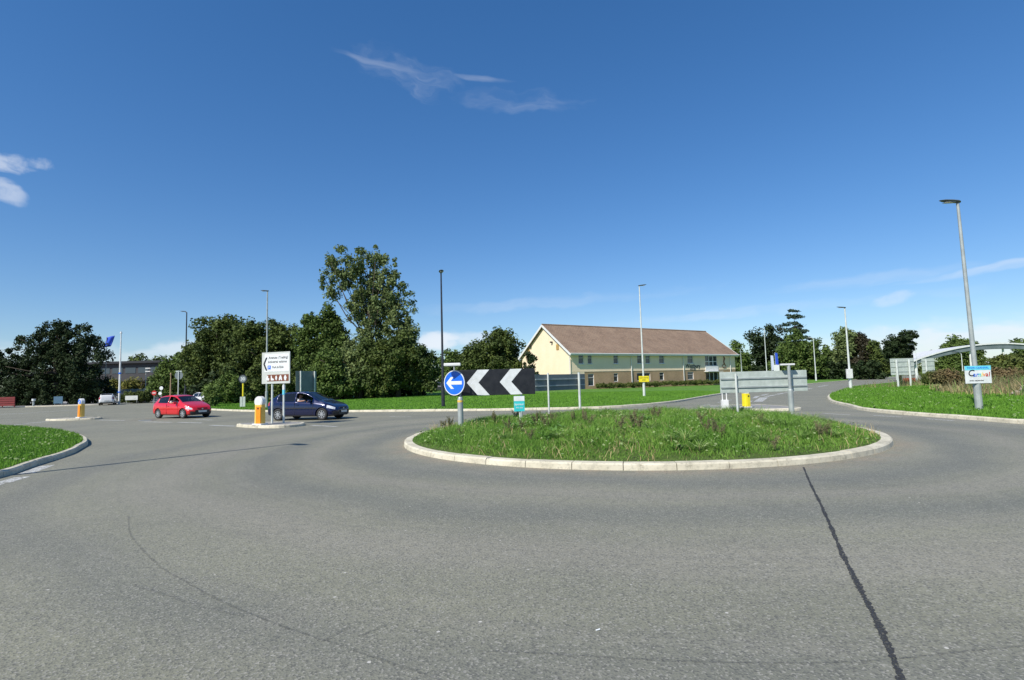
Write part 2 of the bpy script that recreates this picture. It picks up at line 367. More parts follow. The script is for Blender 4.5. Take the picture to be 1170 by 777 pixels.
def surface(name, poly, zf, grid, mat, extra=None):
    A = np.array(poly); mn, mx = A.min(0), A.max(0)
    if grid:
        gx, gy = np.meshgrid(np.arange(mn[0], mx[0], grid), np.arange(mn[1], mx[1], grid)); G = np.c_[gx.ravel(), gy.ravel()]+rng.uniform(-.2, .2, (gx.size, 2))*grid
        G = G[inside(G, poly)]; G = G[polydist(G, poly) > grid*.35]
    else: G = np.zeros((0, 2))
    pts = [Vector(p) for p in poly]+[Vector(p) for p in G]
    n = len(poly); v, e, f, *_ = delaunay_2d_cdt(pts, [(i, (i+1) % n) for i in range(n)], [], 1, 1e-5)
    V = np.array([(p.x, p.y) for p in v]); z = zf(V)
    me = bpy.data.meshes.new(name); me.from_pydata([(p[0], p[1], zz) for p, zz in zip(V, z)], [], [tuple(q) for q in f]); me.update()
    bm = bmesh.new(); bm.from_mesh(me); bmesh.ops.recalc_face_normals(bm, faces=bm.faces)
    for q in bm.faces:
        if q.normal.z < 0: q.normal_flip()
    bm.to_mesh(me); bm.free()
    o = link(name, me, mat, smooth=True); tag(o, kind='structure'); return o
def kerb(name, line, side, closed=False, w=.16, h=.125, stone=.92, mat='kerb', lip=0.):
    "line of kerb stones; side=+1 puts the stone to the left of the line's direction"
    P = [Vector((p[0], p[1])) for p in line];
    if closed: P.append(P[0])
    mb = MB(); acc = 0; seg = [P[0]]
    def flush(seg):
        if len(seg) < 2: return
        dz = random.uniform(-.007, .007); k = len(seg); vs = []
        for i, p in enumerate(seg):
            d = (seg[min(i+1, k-1)]-seg[max(i-1, 0)]).normalized(); nrm = Vector((-d.y, d.x))*side
            q = p + (d*.007 if i == 0 else (-d*.007 if i == k-1 else Vector((0, 0))))
            a = q; c = q+nrm*w
            vs += [(a.x, a.y, -.05), (a.x+nrm.x*.015, a.y+nrm.y*.015, h-.03+dz), (a.x+nrm.x*.045, a.y+nrm.y*.045, h+dz), (c.x, c.y, h+dz+.004), (c.x, c.y, -.05)]
        fs = []
        for i in range(k-1):
            for j in range(4): fs.append((i*5+j, i*5+j+1, (i+1)*5+j+1, (i+1)*5+j))
        fs += [tuple(range(5)), tuple((k-1)*5+j for j in range(5))]
        mb.add(vs, fs)
    for i in range(1, len(P)):
        a, c = P[i-1], P[i]; ln = (c-a).length; pos = 0
        while acc+(ln-pos) >= stone:
            pos += stone-acc; q = a+(c-a)*(pos/ln); seg.append(q); flush(seg); seg = [q]; acc = 0
        acc += ln-pos
        if ln-pos > 1e-4: seg.append(c)
    flush(seg)
    return tag(mb.build(name, mat), kind='structure')
def offset_line(line, d, closed=False):
    out = []; n = len(line)
    for i in range(n):
        a = Vector(line[(i-1) % n] if closed or i > 0 else line[0]); c = Vector(line[(i+1) % n] if closed or i < n-1 else line[-1])
        t = (c-a).normalized(); out.append((line[i][0]-t.y*d, line[i][1]+t.x*d))
    return out

# far ground sheet and asphalt
mb = MB(); S = 3000
mb.add([(-S, -S, -.06), (S, -S, -.06), (S, S, -.06), (-S, S, -.06)], [(0, 1, 2, 3)]); tag(mb.build('ground', 'turffar'), kind='structure')
mb = MB(); mb.add([(-260, -60, 0), (260, -60, 0), (260, 330, 0), (-260, 330, 0)], [(0, 1, 2, 3)]); tag(mb.build('road', 'asphalt'), kind='structure')

def fbm(P, s, seed=0):
    x, y = P[:, 0]*s, P[:, 1]*s; z = np.zeros(len(P)); a = 1
    r_ = np.random.default_rng(seed)
    for k in range(4):
        for _ in range(3):
            th, ph = r_.uniform(0, 6.28, 2); f = 2**k*r_.uniform(.8, 1.3); z += a*np.sin(f*(x*math.cos(th)+y*math.sin(th))+ph)/3
        a *= .6
    return z
# central island
isl_line = [(ISL[0]+ISLR*math.cos(t), ISL[1]+ISLR*math.sin(t)) for t in np.linspace(0, 2*math.pi, 120, endpoint=False)]
kerb('island_kerb', isl_line, 1, True, w=.24, h=.125, stone=.95)
isl_in = offset_line(isl_line, .23, True)
def zisl(V):
    d = polydist(V, isl_in); return .125+.30*(1-np.exp(-d/1.5))+.03*fbm(V, 1.3, 3)*np.minimum(d, 1)
surface('island_turf', isl_in, zisl, .35, 'soil')
# left traffic island (foreground left)
lk = [(-9.3, 5.), (-9.7, 8.), (-10.46, 11.18), (-11.18, 12.8), (-12.13, 14.97), (-13.1, 16.6), (-14.15, 18.2), (-16.5, 20.85), (-20.9, 24.75), (-26.9, 28.6), (-38, 34.5), (-60, 41)]
lk_s = smooth_line(lk, .35)
kerb('left_island_kerb', lk_s, 1, w=.15, h=.13)
lk_in = offset_line(lk_s, .14)
lpoly = lk_in+[(-60, 20), (-20, 5)]
def zleft(V): d = polydist(V, lk_in, False); return .12+.12*(1-np.exp(-d/1.5))+.02*fbm(V, 1.2, 5)*np.minimum(d, 1)
surface('left_island_turf', lpoly, zleft, .6, 'soil')
# hotel lawn
vk = [(-33, 52), (-28.5, 49.2), (-24.82, 45.26), (-19.5, 40.6), (-14.2, 37.36), (-9, 35.1), (-4.7, 33.66), (-1, 32.4), (1.8, 31.9), (4.2, 31.7), (6.4, 32.3), (10.45, 36.2), (14.6, 43.), (20.5, 52.62), (27.4, 63.5), (34.79, 73.86), (60, 104), (92, 143), (128, 185), (170, 235)]
vk_s = smooth_line(vk, .8)
kerb('lawn_kerb', vk_s, 1, w=.14, h=.13)
vk_in = offset_line(vk_s, .13)
vpoly = vk_in+[(170, 320), (-33, 320)]
def zlawn(V):
    d = polydist(V, vk_in, False); return .12+.56*(1-np.exp(-(d/24)**1.25))+.015*fbm(V, .4, 9)*np.minimum(d, 1)
surface('lawn', vpoly, zlawn, 2.6, 'turf')
# right bank
rk = [(120, 7), (60, 8), (30, 9.6), (20, 11.6), (16.4, 13.8), (15.25, 16.1), (15.15, 18.5), (15.0, 21.7), (15.4, 24.3), (16.6, 27.2), (19.2, 33.3), (26.2, 44.8), (41.75, 66), (61.1, 86.8), (100, 126), (150, 176), (190, 212)]
rk_s = smooth_line(rk, .6)
kerb('bank_kerb', rk_s, -1, w=.15, h=.13)
rk_in = offset_line(rk_s, -.14)
rpoly = rk_in+[(250, 212), (250, 7)]
def zbank(V):
    d = polydist(V, rk_in, False); return .12+1.25*(1-np.exp(-(d/17)**1.9))+.03*fbm(V, .7, 12)*np.minimum(d, 1)
surface('bank', rpoly, zbank, 1.8, 'turf')
# far-left pavement and forecourt
fl = [(-260, 84), (-110, 77), (-84, 76.5), (-66, 78.2), (-60, 81), (-58, 90), (-58, 200)]
fl_s = smooth_line(fl, 1.2); kerb('pavement_kerb', fl_s, 1, w=.14, h=.12)
surface('far_left_verge', offset_line(fl_s, .13)+[(-260, 200)], lambda V: np.full(len(V), .12), 0, 'pave')
f2 = [(-49, 200), (-49, 86), (-47.5, 80), (-45, 77.5), (-41, 74), (-37, 63), (-33, 52)]
f2_s = smooth_line(f2, 1.2); kerb('entrance_kerb', f2_s, 1, w=.14, h=.12)
surface('entrance_pavement', offset_line(f2_s, .13)+[(-33.2, 200)], lambda V: np.full(len(V), .12), 0, 'pave')

# refuges
def refuge(name, pts, mat='pave'):
    ln = smooth_line(pts, .2, True); kerb(name+'_kerb', ln, 1, True, w=.14, h=.12, stone=.7)
    return surface(name+'_top', offset_line(ln, .13, True), lambda V: np.full(len(V), .115), 0, mat)
refuge('sign_refuge', [(-12.55, 24.7), (-11.2, 23.5), (-9.9, 23.0), (-9.25, 23.9), (-9.7, 25.0), (-11.1, 25.6), (-12.3, 25.6)])
refuge('far_refuge', [(-30.2, 35.2), (-28.6, 34.5), (-27.1, 34.9), (-26.9, 35.7), (-28.3, 36.3), (-29.9, 36.2)])
refuge('right_refuge', [(9.5, 27.2), (10.6, 25.7), (12., 25.2), (13.2, 25.3), (13.6, 26.3), (13.3, 29.2), (12.0, 29.8), (10.2, 29.5)])

# painted markings: one sheet per line, 4 mm above the road
def mark_mat():
    m, t, p = new_mat('road_paint'); n = NB(t); g = t.nodes.new('ShaderNodeNewGeometry'); P = g.outputs['Position']
    p.inputs['Roughness'].default_value = .7
    t.links.new(n.mix(n.ramp(n.noise(P, 6, 4), .3, .7), (.62, .62, .58), (.45, .45, .42)), p.inputs['Base Color'])
    tr = t.nodes.new('ShaderNodeBsdfTransparent'); mx = t.nodes.new('ShaderNodeMixShader')
    t.links.new(n.ramp(n.noise(P, 16, 6, .75), .42, .54, .25, 1), mx.inputs[0]); t.links.new(tr.outputs[0], mx.inputs[1]); t.links.new(p.outputs[0], mx.inputs[2])
    t.links.new(mx.outputs[0], t.nodes['Material Output'].inputs[0]); return m
M['mark'] = mark_mat()
mk = MB()
def strip(mb, a, c, w, z=.004):
    a, c = Vector(a[:2]), Vector(c[:2]); d = (c-a).normalized(); nn = Vector((-d.y, d.x))*w/2
    mb.add([(*(a+nn), z), (*(a-nn), z), (*(c-nn), z), (*(c+nn), z)], [(0, 1, 2, 3)])
for (x0, y0, x1, y1, w) in [(2, 552, 26, 545, .28), (30, 541, 54, 532, .28), (-30, 562, -4, 553, .28),
        (0, 473.5, 43, 471.5, .7), (44, 471, 110, 467, .35), (0, 487.5, 24, 485, .3), (28, 484, 56, 481.6, .3), (-30, 491, -4, 488, .3),
        (113, 480, 143, 480.4, .25), (164, 482, 196, 482.6, .25), (204, 482.6, 231, 483.4, .25), (240, 486, 270, 487, .25), (222, 479.5, 243, 480, .2), (355, 486, 385, 487.5, .2),
        (941, 472.4, 971, 474.2, .13), (998, 474.8, 1030, 476.6, .13), (1058, 478.5, 1090, 481, .13),
        (862, 455, 866, 452.5, .3), (852, 460.5, 858, 458, .3), (870, 452, 877, 450.2, .3), (866, 459, 873, 454.2, .55), (875, 453.2, 885, 451.3, .35), (887, 450.7, 896, 449, .35), (898, 448.6, 908, 447, .35), (915, 446, 927, 443.6, .35), (935, 442, 946, 440, .35),
        (800, 463.6, 812, 462, .12), (820, 460, 836, 457, .12), (445, 476, 452, 476, .2), (452, 476.5, 470, 476.2, .15)]:
    strip(mk, ground(x0, y0), ground(x1, y1), w)
tag(mk.build('road_markings', 'mark'), kind='structure')
# tar seam
def ribbon(name, pts, w, mat, z=.004, jit=.0, step=.07):
    P = smooth_line(pts, step); V = []
    for i, p in enumerate(P):
        a = Vector(P[max(i-1, 0)]); c = Vector(P[min(i+1, len(P)-1)]); d = (c-a).normalized(); nn = Vector((-d.y, d.x)); ww = (w(i/len(P)) if callable(w) else w)
        l, r_ = ww/2*(1+random.uniform(-jit, jit)), ww/2*(1+random.uniform(-jit, jit))
        V += [(p[0]+nn.x*l, p[1]+nn.y*l, z), (p[0]-nn.x*r_, p[1]-nn.y*r_, z)]
    mb = MB(); mb.add(V, [(2*i, 2*i+1, 2*i+3, 2*i+2) for i in range(len(P)-1)]); return tag(mb.build(name, mat), kind='structure')
def faint(name, col, dens):
    m, t, p = new_mat(name); n = NB(t); g = t.nodes.new('ShaderNodeNewGeometry'); P = g.outputs['Position']
    p.inputs['Base Color'].default_value = (*col, 1); p.inputs['Roughness'].default_value = .8
    tr = t.nodes.new('ShaderNodeBsdfTransparent'); mx = t.nodes.new('ShaderNodeMixShader')
    t.links.new(n.ramp(n.noise(P, 30, 5, .8), .35, .7, 0, dens), mx.inputs[0]); t.links.new(tr.outputs[0], mx.inputs[1]); t.links.new(p.outputs[0], mx.inputs[2])
    t.links.new(mx.outputs[0], t.nodes['Material Output'].inputs[0]); return m
M['faint'] = faint('skid', (.07, .07, .068), .42); M['faint2'] = faint('skid_faint', (.08, .08, .078), .22)
M['seam'] = faint('seam', (.035, .035, .036), 1.)
for n_ in M['seam'].node_tree.nodes:
    if n_.bl_idname == 'ShaderNodeMapRange': n_.inputs[1].default_value = .34; n_.inputs[2].default_value = .56
    if n_.bl_idname == 'ShaderNodeTexNoise': n_.inputs['Scale'].default_value = 55
ribbon('road_tar_seam', [ground(*q)[:2] for q in ((918, 534), (926, 553), (938, 577), (951, 606), (961, 630), (974, 656), (990, 687), (1003, 712), (1016, 742), (1030, 776), (1060, 850))], lambda t: (.026+.018*t)*(1+.18*math.sin(t*61)+.14*math.sin(t*143+1)), 'seam', .004, .42, .016)
ribbon('road_joint', [ground(*q)[:2] for q in ((147, 590), (150, 612), (180, 645), (214, 666), (255, 688), (300, 707), (340, 722), (380, 735), (430, 752), (500, 776), (600, 812))], .022, 'faint', .004, .4)
ribbon('road_scuff', [ground(*q)[:2] for q in ((150, 668), (190, 680), (230, 694), (280, 704))], .03, 'faint2', .004, .5)
ribbon('road_scuff', [ground(*q)[:2] for q in ((368, 733), (385, 725), (400, 716))], .03, 'faint', .005, .8)
ribbon('road_scuff', [ground(*q)[:2] for q in ((408, 727), (425, 722), (442, 714))], .025, 'faint', .004, .7)
ribbon('road_joint', [ground(*q)[:2] for q in ((545, 744), (640, 748), (760, 755), (900, 758), (1010, 754), (1170, 738))], .018, 'faint', .004, .5)
ribbon('road_joint', [ground(*q)[:2] for q in ((1000, 672), (1060, 670), (1170, 660))], .018, 'faint2', .004, .5)
# drain cover in the carriageway
q = ground(165, 482.5)
for px, py, w in ((168, 480.3, .6),):
    q = ground(px, py); mb = MB().box((0, 0, .006), (w, w, .012)); t_ = thing('drain_cover', 'dark iron drain cover set in the road between the far left bollard and red car', 'drain cover', (q.x, q.y, 0), .2)
    mb.build('grating', 'blackpost', t_)
    fr = MB()
    for s_ in (-1, 1): fr.box((s_*w*.53, 0, .008), (.05, w*1.1, .016)).box((0, s_*w*.53, .0085), (w*1.0, .05, .015))
    fr.build('frame', 'galv', t_)
# cigarette end / litter chip on the road
q = ground(681, 721); tag(MB().tube([(0, 0, .005), (.028, .012, .006)], .005, 8).build('cigarette_end', 'signwhite', loc=(q.x, q.y, 0)), 'small pale cigarette end lying on the open asphalt in front of the grassy island', 'litter')

# ------------------------------------------------------------------ grass
def blades(name, poly, zf, dens, h0, h1, w, mat, area=None, clump=1., seed=1, lean=.5, mask=None, hmask=None):
    r_ = np.random.default_rng(seed); A = np.array(area or poly); mn, mx = A.min(0), A.max(0)
    n = int(np.prod(mx-mn)*dens); P = r_.uniform(mn, mx, (n, 2)); P = P[inside(P, poly)]
    if area is not None: P = P[inside(P, area)]
    if mask is not None: P = P[mask(P, r_)]
    n = len(P); z = zf(P)
    h = (h0+(h1-h0)*r_.random(n)**1.7)*(1+clump*.45*np.clip(fbm(P, 1.9, seed), -1, 1.6))
    if hmask is not None: h = h*hmask(P)
    h = np.maximum(h, .02)
    th = r_.uniform(0, 6.283, n); ph = r_.uniform(0, 6.283, n); ln = r_.random(n)*lean*h
    wv = np.c_[np.cos(th), np.sin(th), np.zeros(n)]*(w*r_.uniform(.6, 1.3, n))[:, None]/2
    ld = np.c_[np.cos(ph), np.sin(ph)]*ln[:, None]
    B0 = np.c_[P, z-.01]; Md = np.c_[P+ld*.35, z+h*.6]; T = np.c_[P+ld, z+h]
    V = np.stack([B0-wv, B0+wv, Md+wv*.8, Md-wv*.8, T+wv*.15, T-wv*.15], 1).reshape(-1, 3)
    i = np.arange(n)[:, None]*6; F = np.concatenate([i+[0, 1, 2, 3], i+[3, 2, 4, 5]])
    o = link(name, fast_mesh(name, V, F), mat); return o
o = blades('grass', isl_in, zisl, 1250, .03, .19, .013, 'grassA', seed=3, clump=1.7, lean=1.4, hmask=lambda P: .25+.8*np.clip(polydist(P, isl_in)/1.1, 0, 1)+.5*np.clip((P[:, 0]-ISL[0])/6, 0, 1)*np.clip((P[:, 1]-ISL[1])/4, 0, 1), mask=lambda P, r_: r_.random(len(P)) < np.clip(.25+polydist(P, isl_in)/.35, 0, 1)*np.clip(1.05+.5*fbm(P, 1.1, 41), .35, 1)); tag(o, 'rough bright green grass covering the central roundabout island', 'grass', kind='stuff')
o = blades('dry_grass', isl_in, zisl, 90, .05, .22, .012, 'dry', seed=13, clump=1.2, lean=1.2, mask=lambda P, r_: fbm(P, .8, 17) > r_.uniform(-.4, .9, len(P))); tag(o, 'scattered straw coloured dry stems among the green grass of the central island', 'grass', kind='stuff')
la = [(-9, 5), (-9.5, 12), (-13, 19), (-30, 33), (-34, 30), (-14, 9)]
o = blades('grass', lpoly, zleft, 620, .04, .11, .018, 'grassB', area=la, seed=5, clump=.6); tag(o, 'clover speckled lawn grass on the traffic island at the left edge', 'grass', kind='stuff')
ra = [(14, 10), (36, 14), (46, 44), (60, 75), (40, 66), (14, 32)]
def thin(P, r_): return r_.random(len(P)) < np.clip(26/np.maximum(P[:, 1], 1), .1, 1.)**1.5
o = blades('grass', rpoly, zbank, 260, .05, .15, .03, 'grassB', area=ra, seed=6, mask=thin, clump=.9, lean=.8); tag(o, 'rough green grass on the bank around the tall lamp at the right', 'grass', kind='stuff')
va = [(-34, 48), (-4, 31), (8, 31), (22, 52), (20, 60), (-34, 62)]
o = blades('grass', vpoly, zlawn, 80, .04, .09, .05, 'grassB', area=va, seed=7, clump=.3); tag(o, 'mown green lawn grass in front of the cream building and the trees', 'grass', kind='stuff')

def weed_mesh(name, nleaf, ll, lw, up, seed, curl=.5):
    "rosette of broad or strap leaves, each a folded 4-quad strip"
    r_ = np.random.default_rng(seed); V = []; F = []
    for i in range(nleaf):
        a = r_.uniform(0, 6.28); l = ll*r_.uniform(.6, 1.1); w = lw*r_.uniform(.7, 1.2); e = up*r_.uniform(.5, 1.2); d = np.array([math.cos(a), math.sin(a)]); s_ = np.array([-d[1], d[0]])
        base = len(V); sh = r_.uniform(-.03, .03, 2)
        for k in range(5):
            t = k/4; rad = l*t*math.cos(e*(1-curl*t)); hh = l*(t*math.sin(e) - curl*.5*t*t*math.sin(e)); ww = w*math.sin(math.pi*min(.97, .12+t*.85))*.5
            p = d*rad+sh
            V += [(p[0]+s_[0]*ww, p[1]+s_[1]*ww, hh+.2*ww), (p[0], p[1], hh), (p[0]-s_[0]*ww, p[1]-s_[1]*ww, hh+.2*ww)]
        for k in range(4):
            q = base+k*3; F += [(q, q+1, q+4, q+3), (q+1, q+2, q+5, q+4)]
    return fast_mesh(name, np.array(V), np.array(F))
M['leafw'] = leafmat('weed_leaf', (.13, .25, .05), (.1, .2, .055), 3, .25)
M['leafy'] = leafmat('long_grass_leaf', (.14, .27, .05), (.22, .3, .1), 2, .3)
docks = weed_mesh('weed_leaves', 16, .26, .07, .8, 11); tufts = weed_mesh('tuft_leaves', 70, .42, .012, 1.15, 12, .9)
def stems_mesh(seed, n, h, lean=.4):
    r_ = random.Random(seed); mb = MB()
    for i in range(n):
        a = r_.uniform(0, 6.28); l = h*r_.uniform(.6, 1.1); k = r_.uniform(.1, lean); d = Vector((math.cos(a)*k*l, math.sin(a)*k*l, l)); mb.tube([(0, 0, 0), tuple(d*.5), tuple(d+Vector((d.x*.3, d.y*.3, 0)))], [.005, .004, .003], 4)
        for _ in range(16):
            t = r_.uniform(.5, 1); p = d*t; rr = .014; q = Vector((r_.uniform(-.03, .03), r_.uniform(-.03, .03), r_.uniform(-.01, .03)))
            mb.box(p+q, (rr*1.4, rr, rr*1.6), r_.uniform(0, 3))
    return mb
first = {}
def weed(kind, px, py, sc, label, z=None, pos=None):
    if pos is None:
        p = ground(px, py, .3)
        for _ in range(3): p = ground(px, py, float(zisl(np.array([[p.x, p.y]]))[0]))
    else: p = pos
    z0 = float(zisl(np.array([[p[0], p[1]]]))[0]) if z is None else z
    nm = {'dock': 'dock_plant', 'tuft': 'grass_tuft', 'seed': 'dead_dock_plant'}[kind]
    t_ = thing(nm, label, {'dock': 'weed', 'tuft': 'grass tuft', 'seed': 'dead weed'}[kind], (p[0], p[1], z0-.01), random.uniform(0, 6), {'dock': 'broad leaved weeds on the central island', 'tuft': 'long grass tufts on the central island', 'seed': 'brown dead stalks on the central island'}[kind])
    t_.scale = (sc, sc, sc)
    if kind in first:
        for ch in first[kind]:
            c = ch.copy(); COL.objects.link(c); c.parent = t_
    else:
        if kind == 'dock': first[kind] = [link('leaf_rosette', docks, 'leafw', t_)]
        elif kind == 'tuft': first[kind] = [link('leaf_blades', tufts, 'leafy', t_)]
        else: first[kind] = [stems_mesh(5, 9, .5).build('stalks', 'dryred', t_), link('leaf_rosette', docks.copy(), 'leafw', t_)]; first[kind][1].scale = (.7, .7, .7)
GLD = 'one of the low broad leaved green weeds scattered in the central island grass'
GLT = 'one of the long green grass tufts standing up in the central island grass'
GLS = 'one of the brown dead seed stalks standing in the central island grass'
for i in range(60):
    a = random.uniform(0, 6.28); rr = ISLR*.93*math.sqrt(random.random()); weed('dock', 0, 0, random.uniform(.6, 1.3), GLD, pos=(ISL[0]+rr*math.cos(a), ISL[1]+rr*math.sin(a)))
for px, py, s_ in [(785, 515, 1.25), (800, 518, 1.), (900, 490, 1.2), (882, 487, 1.3), (850, 500, 1.0), (870, 505, .9), (560, 497, .9), (577, 503, .9), (640, 500, .9), (700, 497, .9), (742, 492, 1.), (925, 497, 1.2), (935, 492, 1.2), (955, 500, .9), (830, 490, 1.1), (915, 503, .9), (762, 505, .9), (500, 505, .6), (668, 512, .6), (720, 515, .6), (895, 478, 1.3), (930, 482, 1.3), (840, 482, 1.2), (862, 480, 1.2)]:
    weed('tuft', px, py, s_, GLT)
for px, py, s_ in [(580, 494, .8), (612, 488, .9), (622, 490, .8), (632, 487, .8), (655, 486, .8), (668, 486, .9), (675, 489, .7), (724, 490, 1.0), (731, 494, .9), (746, 478, .8), (752, 480, .8), (808, 497, .8), (818, 500, .8), (825, 503, .7), (508, 490, .6), (505, 487, .6), (870, 484, .6), (938, 505, .8), (945, 500, .7), (885, 515, .6)]:
    weed('seed', px, py, s_*1.0, GLS)
for i in range(12):
    a = random.uniform(0, 6.28); rr = ISLR*.85*math.sqrt(random.random()); weed('seed', 0, 0, random.uniform(.5, .95), GLS, pos=(ISL[0]+rr*math.cos(a), ISL[1]+rr*math.sin(a)))
for i in range(30):
    a = random.uniform(-.6, 2.2); rr = ISLR*.88*math.sqrt(random.random()); weed('tuft', 0, 0, random.uniform(.5, 1.1), GLT, pos=(ISL[0]+rr*math.cos(a), ISL[1]+rr*math.sin(a)))

# clover/daisy flecks on left island
def flecks(name, poly, zf, area, n, size, hh, mat, label, seed):
    r_ = np.random.default_rng(seed); A = np.array(area); P = r_.uniform(A.min(0), A.max(0), (n*3, 2)); P = P[inside(P, poly) & inside(P, area)][:n]
    n = len(P); z = zf(P)+hh*r_.uniform(.6, 1.2, n); s_ = size*r_.uniform(.5, 1.2, n)[:, None]; a = r_.uniform(0, 6.28, n)
    u = np.c_[np.cos(a), np.sin(a), r_.uniform(-.5, .5, n)]*s_; v = np.c_[-np.sin(a), np.cos(a), r_.uniform(-.5, .8, n)]*s_; C = np.c_[P, z]
    V = np.stack([C-u, C-v, C+u, C+v], 1).reshape(-1, 3); return tag(link(name, fast_mesh(name, V, np.arange(n*4).reshape(-1, 4)), mat), label, 'ground cover', kind='stuff')
M['clover'] = leafmat('clover_leaf', (.17, .26, .08), (.24, .3, .13), 2, .2)
flecks('clover', lpoly, zleft, la, 2600, .035, .09, 'clover', 'pale clover leaves speckling the grass at the left edge', 21)
flecks('clover', isl_in, zisl, isl_in, 2200, .03, .16, 'clover', 'pale leaves speckling the grass of the central island', 22)
flecks('clover', rpoly, zbank, ra, 2500, .05, .12, 'clover', 'pale leaves speckling the grass of the right bank', 23)

# ------------------------------------------------------------------ trees and bushes
LEAF = {}
def crown_mesh(name, blobs, nclus, nleaf, leaf, seed, cr=(.5, 1.0), flat=1., fill=.25, droop=0.):
    r_ = np.random.default_rng(seed); B = np.array(blobs, float)  # x y z rx ry rz
    vol = (B[:, 3]*B[:, 4]*B[:, 5])**.8; k = r_.choice(len(B), nclus, p=vol/vol.sum())
    d = r_.normal(size=(nclus, 3)); d /= np.linalg.norm(d, axis=1)[:, None]
    rad = np.where(r_.random(nclus) < fill, r_.uniform(.1, .7, nclus), r_.uniform(.72, 1.06, nclus))[:, None]
    C = B[k, :3]+d*rad*B[k, 3:6]
    R_ = r_.uniform(*cr, nclus)
    ids = np.repeat(np.arange(nclus), nleaf); n = len(ids)
    e = r_.normal(size=(n, 3)); e /= np.linalg.norm(e, axis=1)[:, None]
    e *= (r_.random(n)**.45)[:, None]; P = C[ids]+e*R_[ids, None]*np.array([1, 1, flat])
    P[:, 2] -= droop*np.hypot(e[:, 0], e[:, 1])*R_[ids]
    nrm = e+.7*r_.normal(size=(n, 3))+[0, 0, .5]; nrm /= np.linalg.norm(nrm, axis=1)[:, None]
    u = np.cross(nrm, r_.normal(size=(n, 3))); u /= np.linalg.norm(u, axis=1)[:, None]; v = np.cross(nrm, u)
    s_ = leaf*r_.uniform(.5, 1.2, n)[:, None]; u *= s_; v *= s_*.62
    V = np.stack([P-u, P-v, P+u+nrm*s_*.2, P+v], 1).reshape(-1, 3)
    return fast_mesh(name, V, np.arange(n*4).reshape(-1, 4)), C
def limbs(C, h, r0, seed, nb=9, lean=(0, 0), base=.28):
    r_ = random.Random(seed); mb = MB(); top = Vector((lean[0], lean[1], h*.86))
    spine = [Vector((0, 0, -.2)), Vector((.05*h*r_.uniform(-.3, .3), .03*h*r_.uniform(-.3, .3), h*.3)), top*.6+Vector((r_.uniform(-.2, .2), 0, .05*h)), top]
    mb.tube(spine, [r0*1.25, r0, r0*.6, r0*.15], 8)
    for i in range(nb):
        c = Vector(C[r_.randrange(len(C))]); t = r_.uniform(base, .9)*.999; s_ = t*3; k = min(2, int(s_)); p = spine[k].lerp(spine[k+1], s_-k)
        if c.z < p.z: c.z = p.z+.3
        m_ = (p+c)/2+Vector((0, 0, -.05*h)); mb.tube([p, m_, c], [r0*.42*(1.1-t), r0*.25*(1.1-t), .03], 6)
    return mb
def tree(name, label, px, base_py, Y, blobs_px, leafm, nclus=90, nleaf=110, leaf=.16, seed=1, group=None, cat='tree', cr=(.6, 1.1), fill=.25, r0=.25, z=None, trunk=True, flat=1., depth=.8, droop=0., nb=9, dens=None):
    "blobs_px: (px, py, rx_px, ry_px) ellipses of the crown at depth Y"
    p = at(px, base_py, Y); zz = p.z if z is None else z; k = Y/FPX*1.0
    bl = []; r_ = random.Random(seed)
    for q in blobs_px:
        c = at(q[0], q[1], Y); rx, rz = q[2]*k*.93, q[3]*k*.95; bl.append((c.x-p.x, r_.uniform(-.3, .3)*rx, c.z-zz, rx, rx*depth, rz))
    me, C = crown_mesh('crown', bl, nclus, nleaf, leaf, seed, cr, flat, fill, droop)
    t_ = thing(name, label, cat, (p.x, Y, zz), 0, group)
    link('crown', me, leafm, t_)
    if trunk: limbs(C, max(b_[2]+b_[5] for b_ in bl), r0, seed, nb).build('trunk', 'bark', t_, smooth=True)
    return t_
M['lf_dark'] = leafmat('foliage_dark', (.025, .045, .015), (.09, .12, .028), .6, .18)
M['lf_mid'] = leafmat('foliage_mid', (.04, .07, .018), (.11, .16, .038), .5, .22)
M['lf_grey'] = leafmat('foliage_grey', (.085, .125, .045), (.16, .2, .075), .5, .22)
M['lf_yel'] = leafmat('foliage_yellow', (.16, .19, .04), (.2, .18, .05), .8, .22)
M['lf_blk'] = leafmat('foliage_near_black', (.017, .03, .011), (.026, .042, .015), .6, .1)  # near-black green leaf colour
M['lf_blue'] = leafmat('foliage_blue', (.035, .06, .04), (.05, .08, .05), .6, .12)
M['lf_rust'] = leafmat('foliage_rust', (.2, .13, .07), (.12, .11, .045), 1.2, .15)
M['lf_red'] = leafmat('foliage_copper', (.025, .026, .016), (.042, .036, .02), .6, .12)
M['hedge'] = leafmat('hedge_leaf', (.05, .075, .02), (.1, .12, .03), 1.0, .15)
G1 = 'trees and shrubs beyond the lawn'
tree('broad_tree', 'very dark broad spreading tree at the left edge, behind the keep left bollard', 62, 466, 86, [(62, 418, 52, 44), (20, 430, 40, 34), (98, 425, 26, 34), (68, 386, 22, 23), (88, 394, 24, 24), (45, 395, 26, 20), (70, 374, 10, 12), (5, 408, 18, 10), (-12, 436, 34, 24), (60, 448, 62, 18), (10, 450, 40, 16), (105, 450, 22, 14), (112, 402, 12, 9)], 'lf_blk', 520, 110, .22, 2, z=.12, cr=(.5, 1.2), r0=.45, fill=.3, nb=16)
tree('round_tree', 'distant rounded tree above the dark flat building, left of the slim lamp', 166, 440, 150, [(166, 420, 21, 15), (152, 425, 10, 9), (182, 424, 14, 10)], 'lf_dark', 60, 80, .4, 3, cr=(1.2, 2), fill=.4)
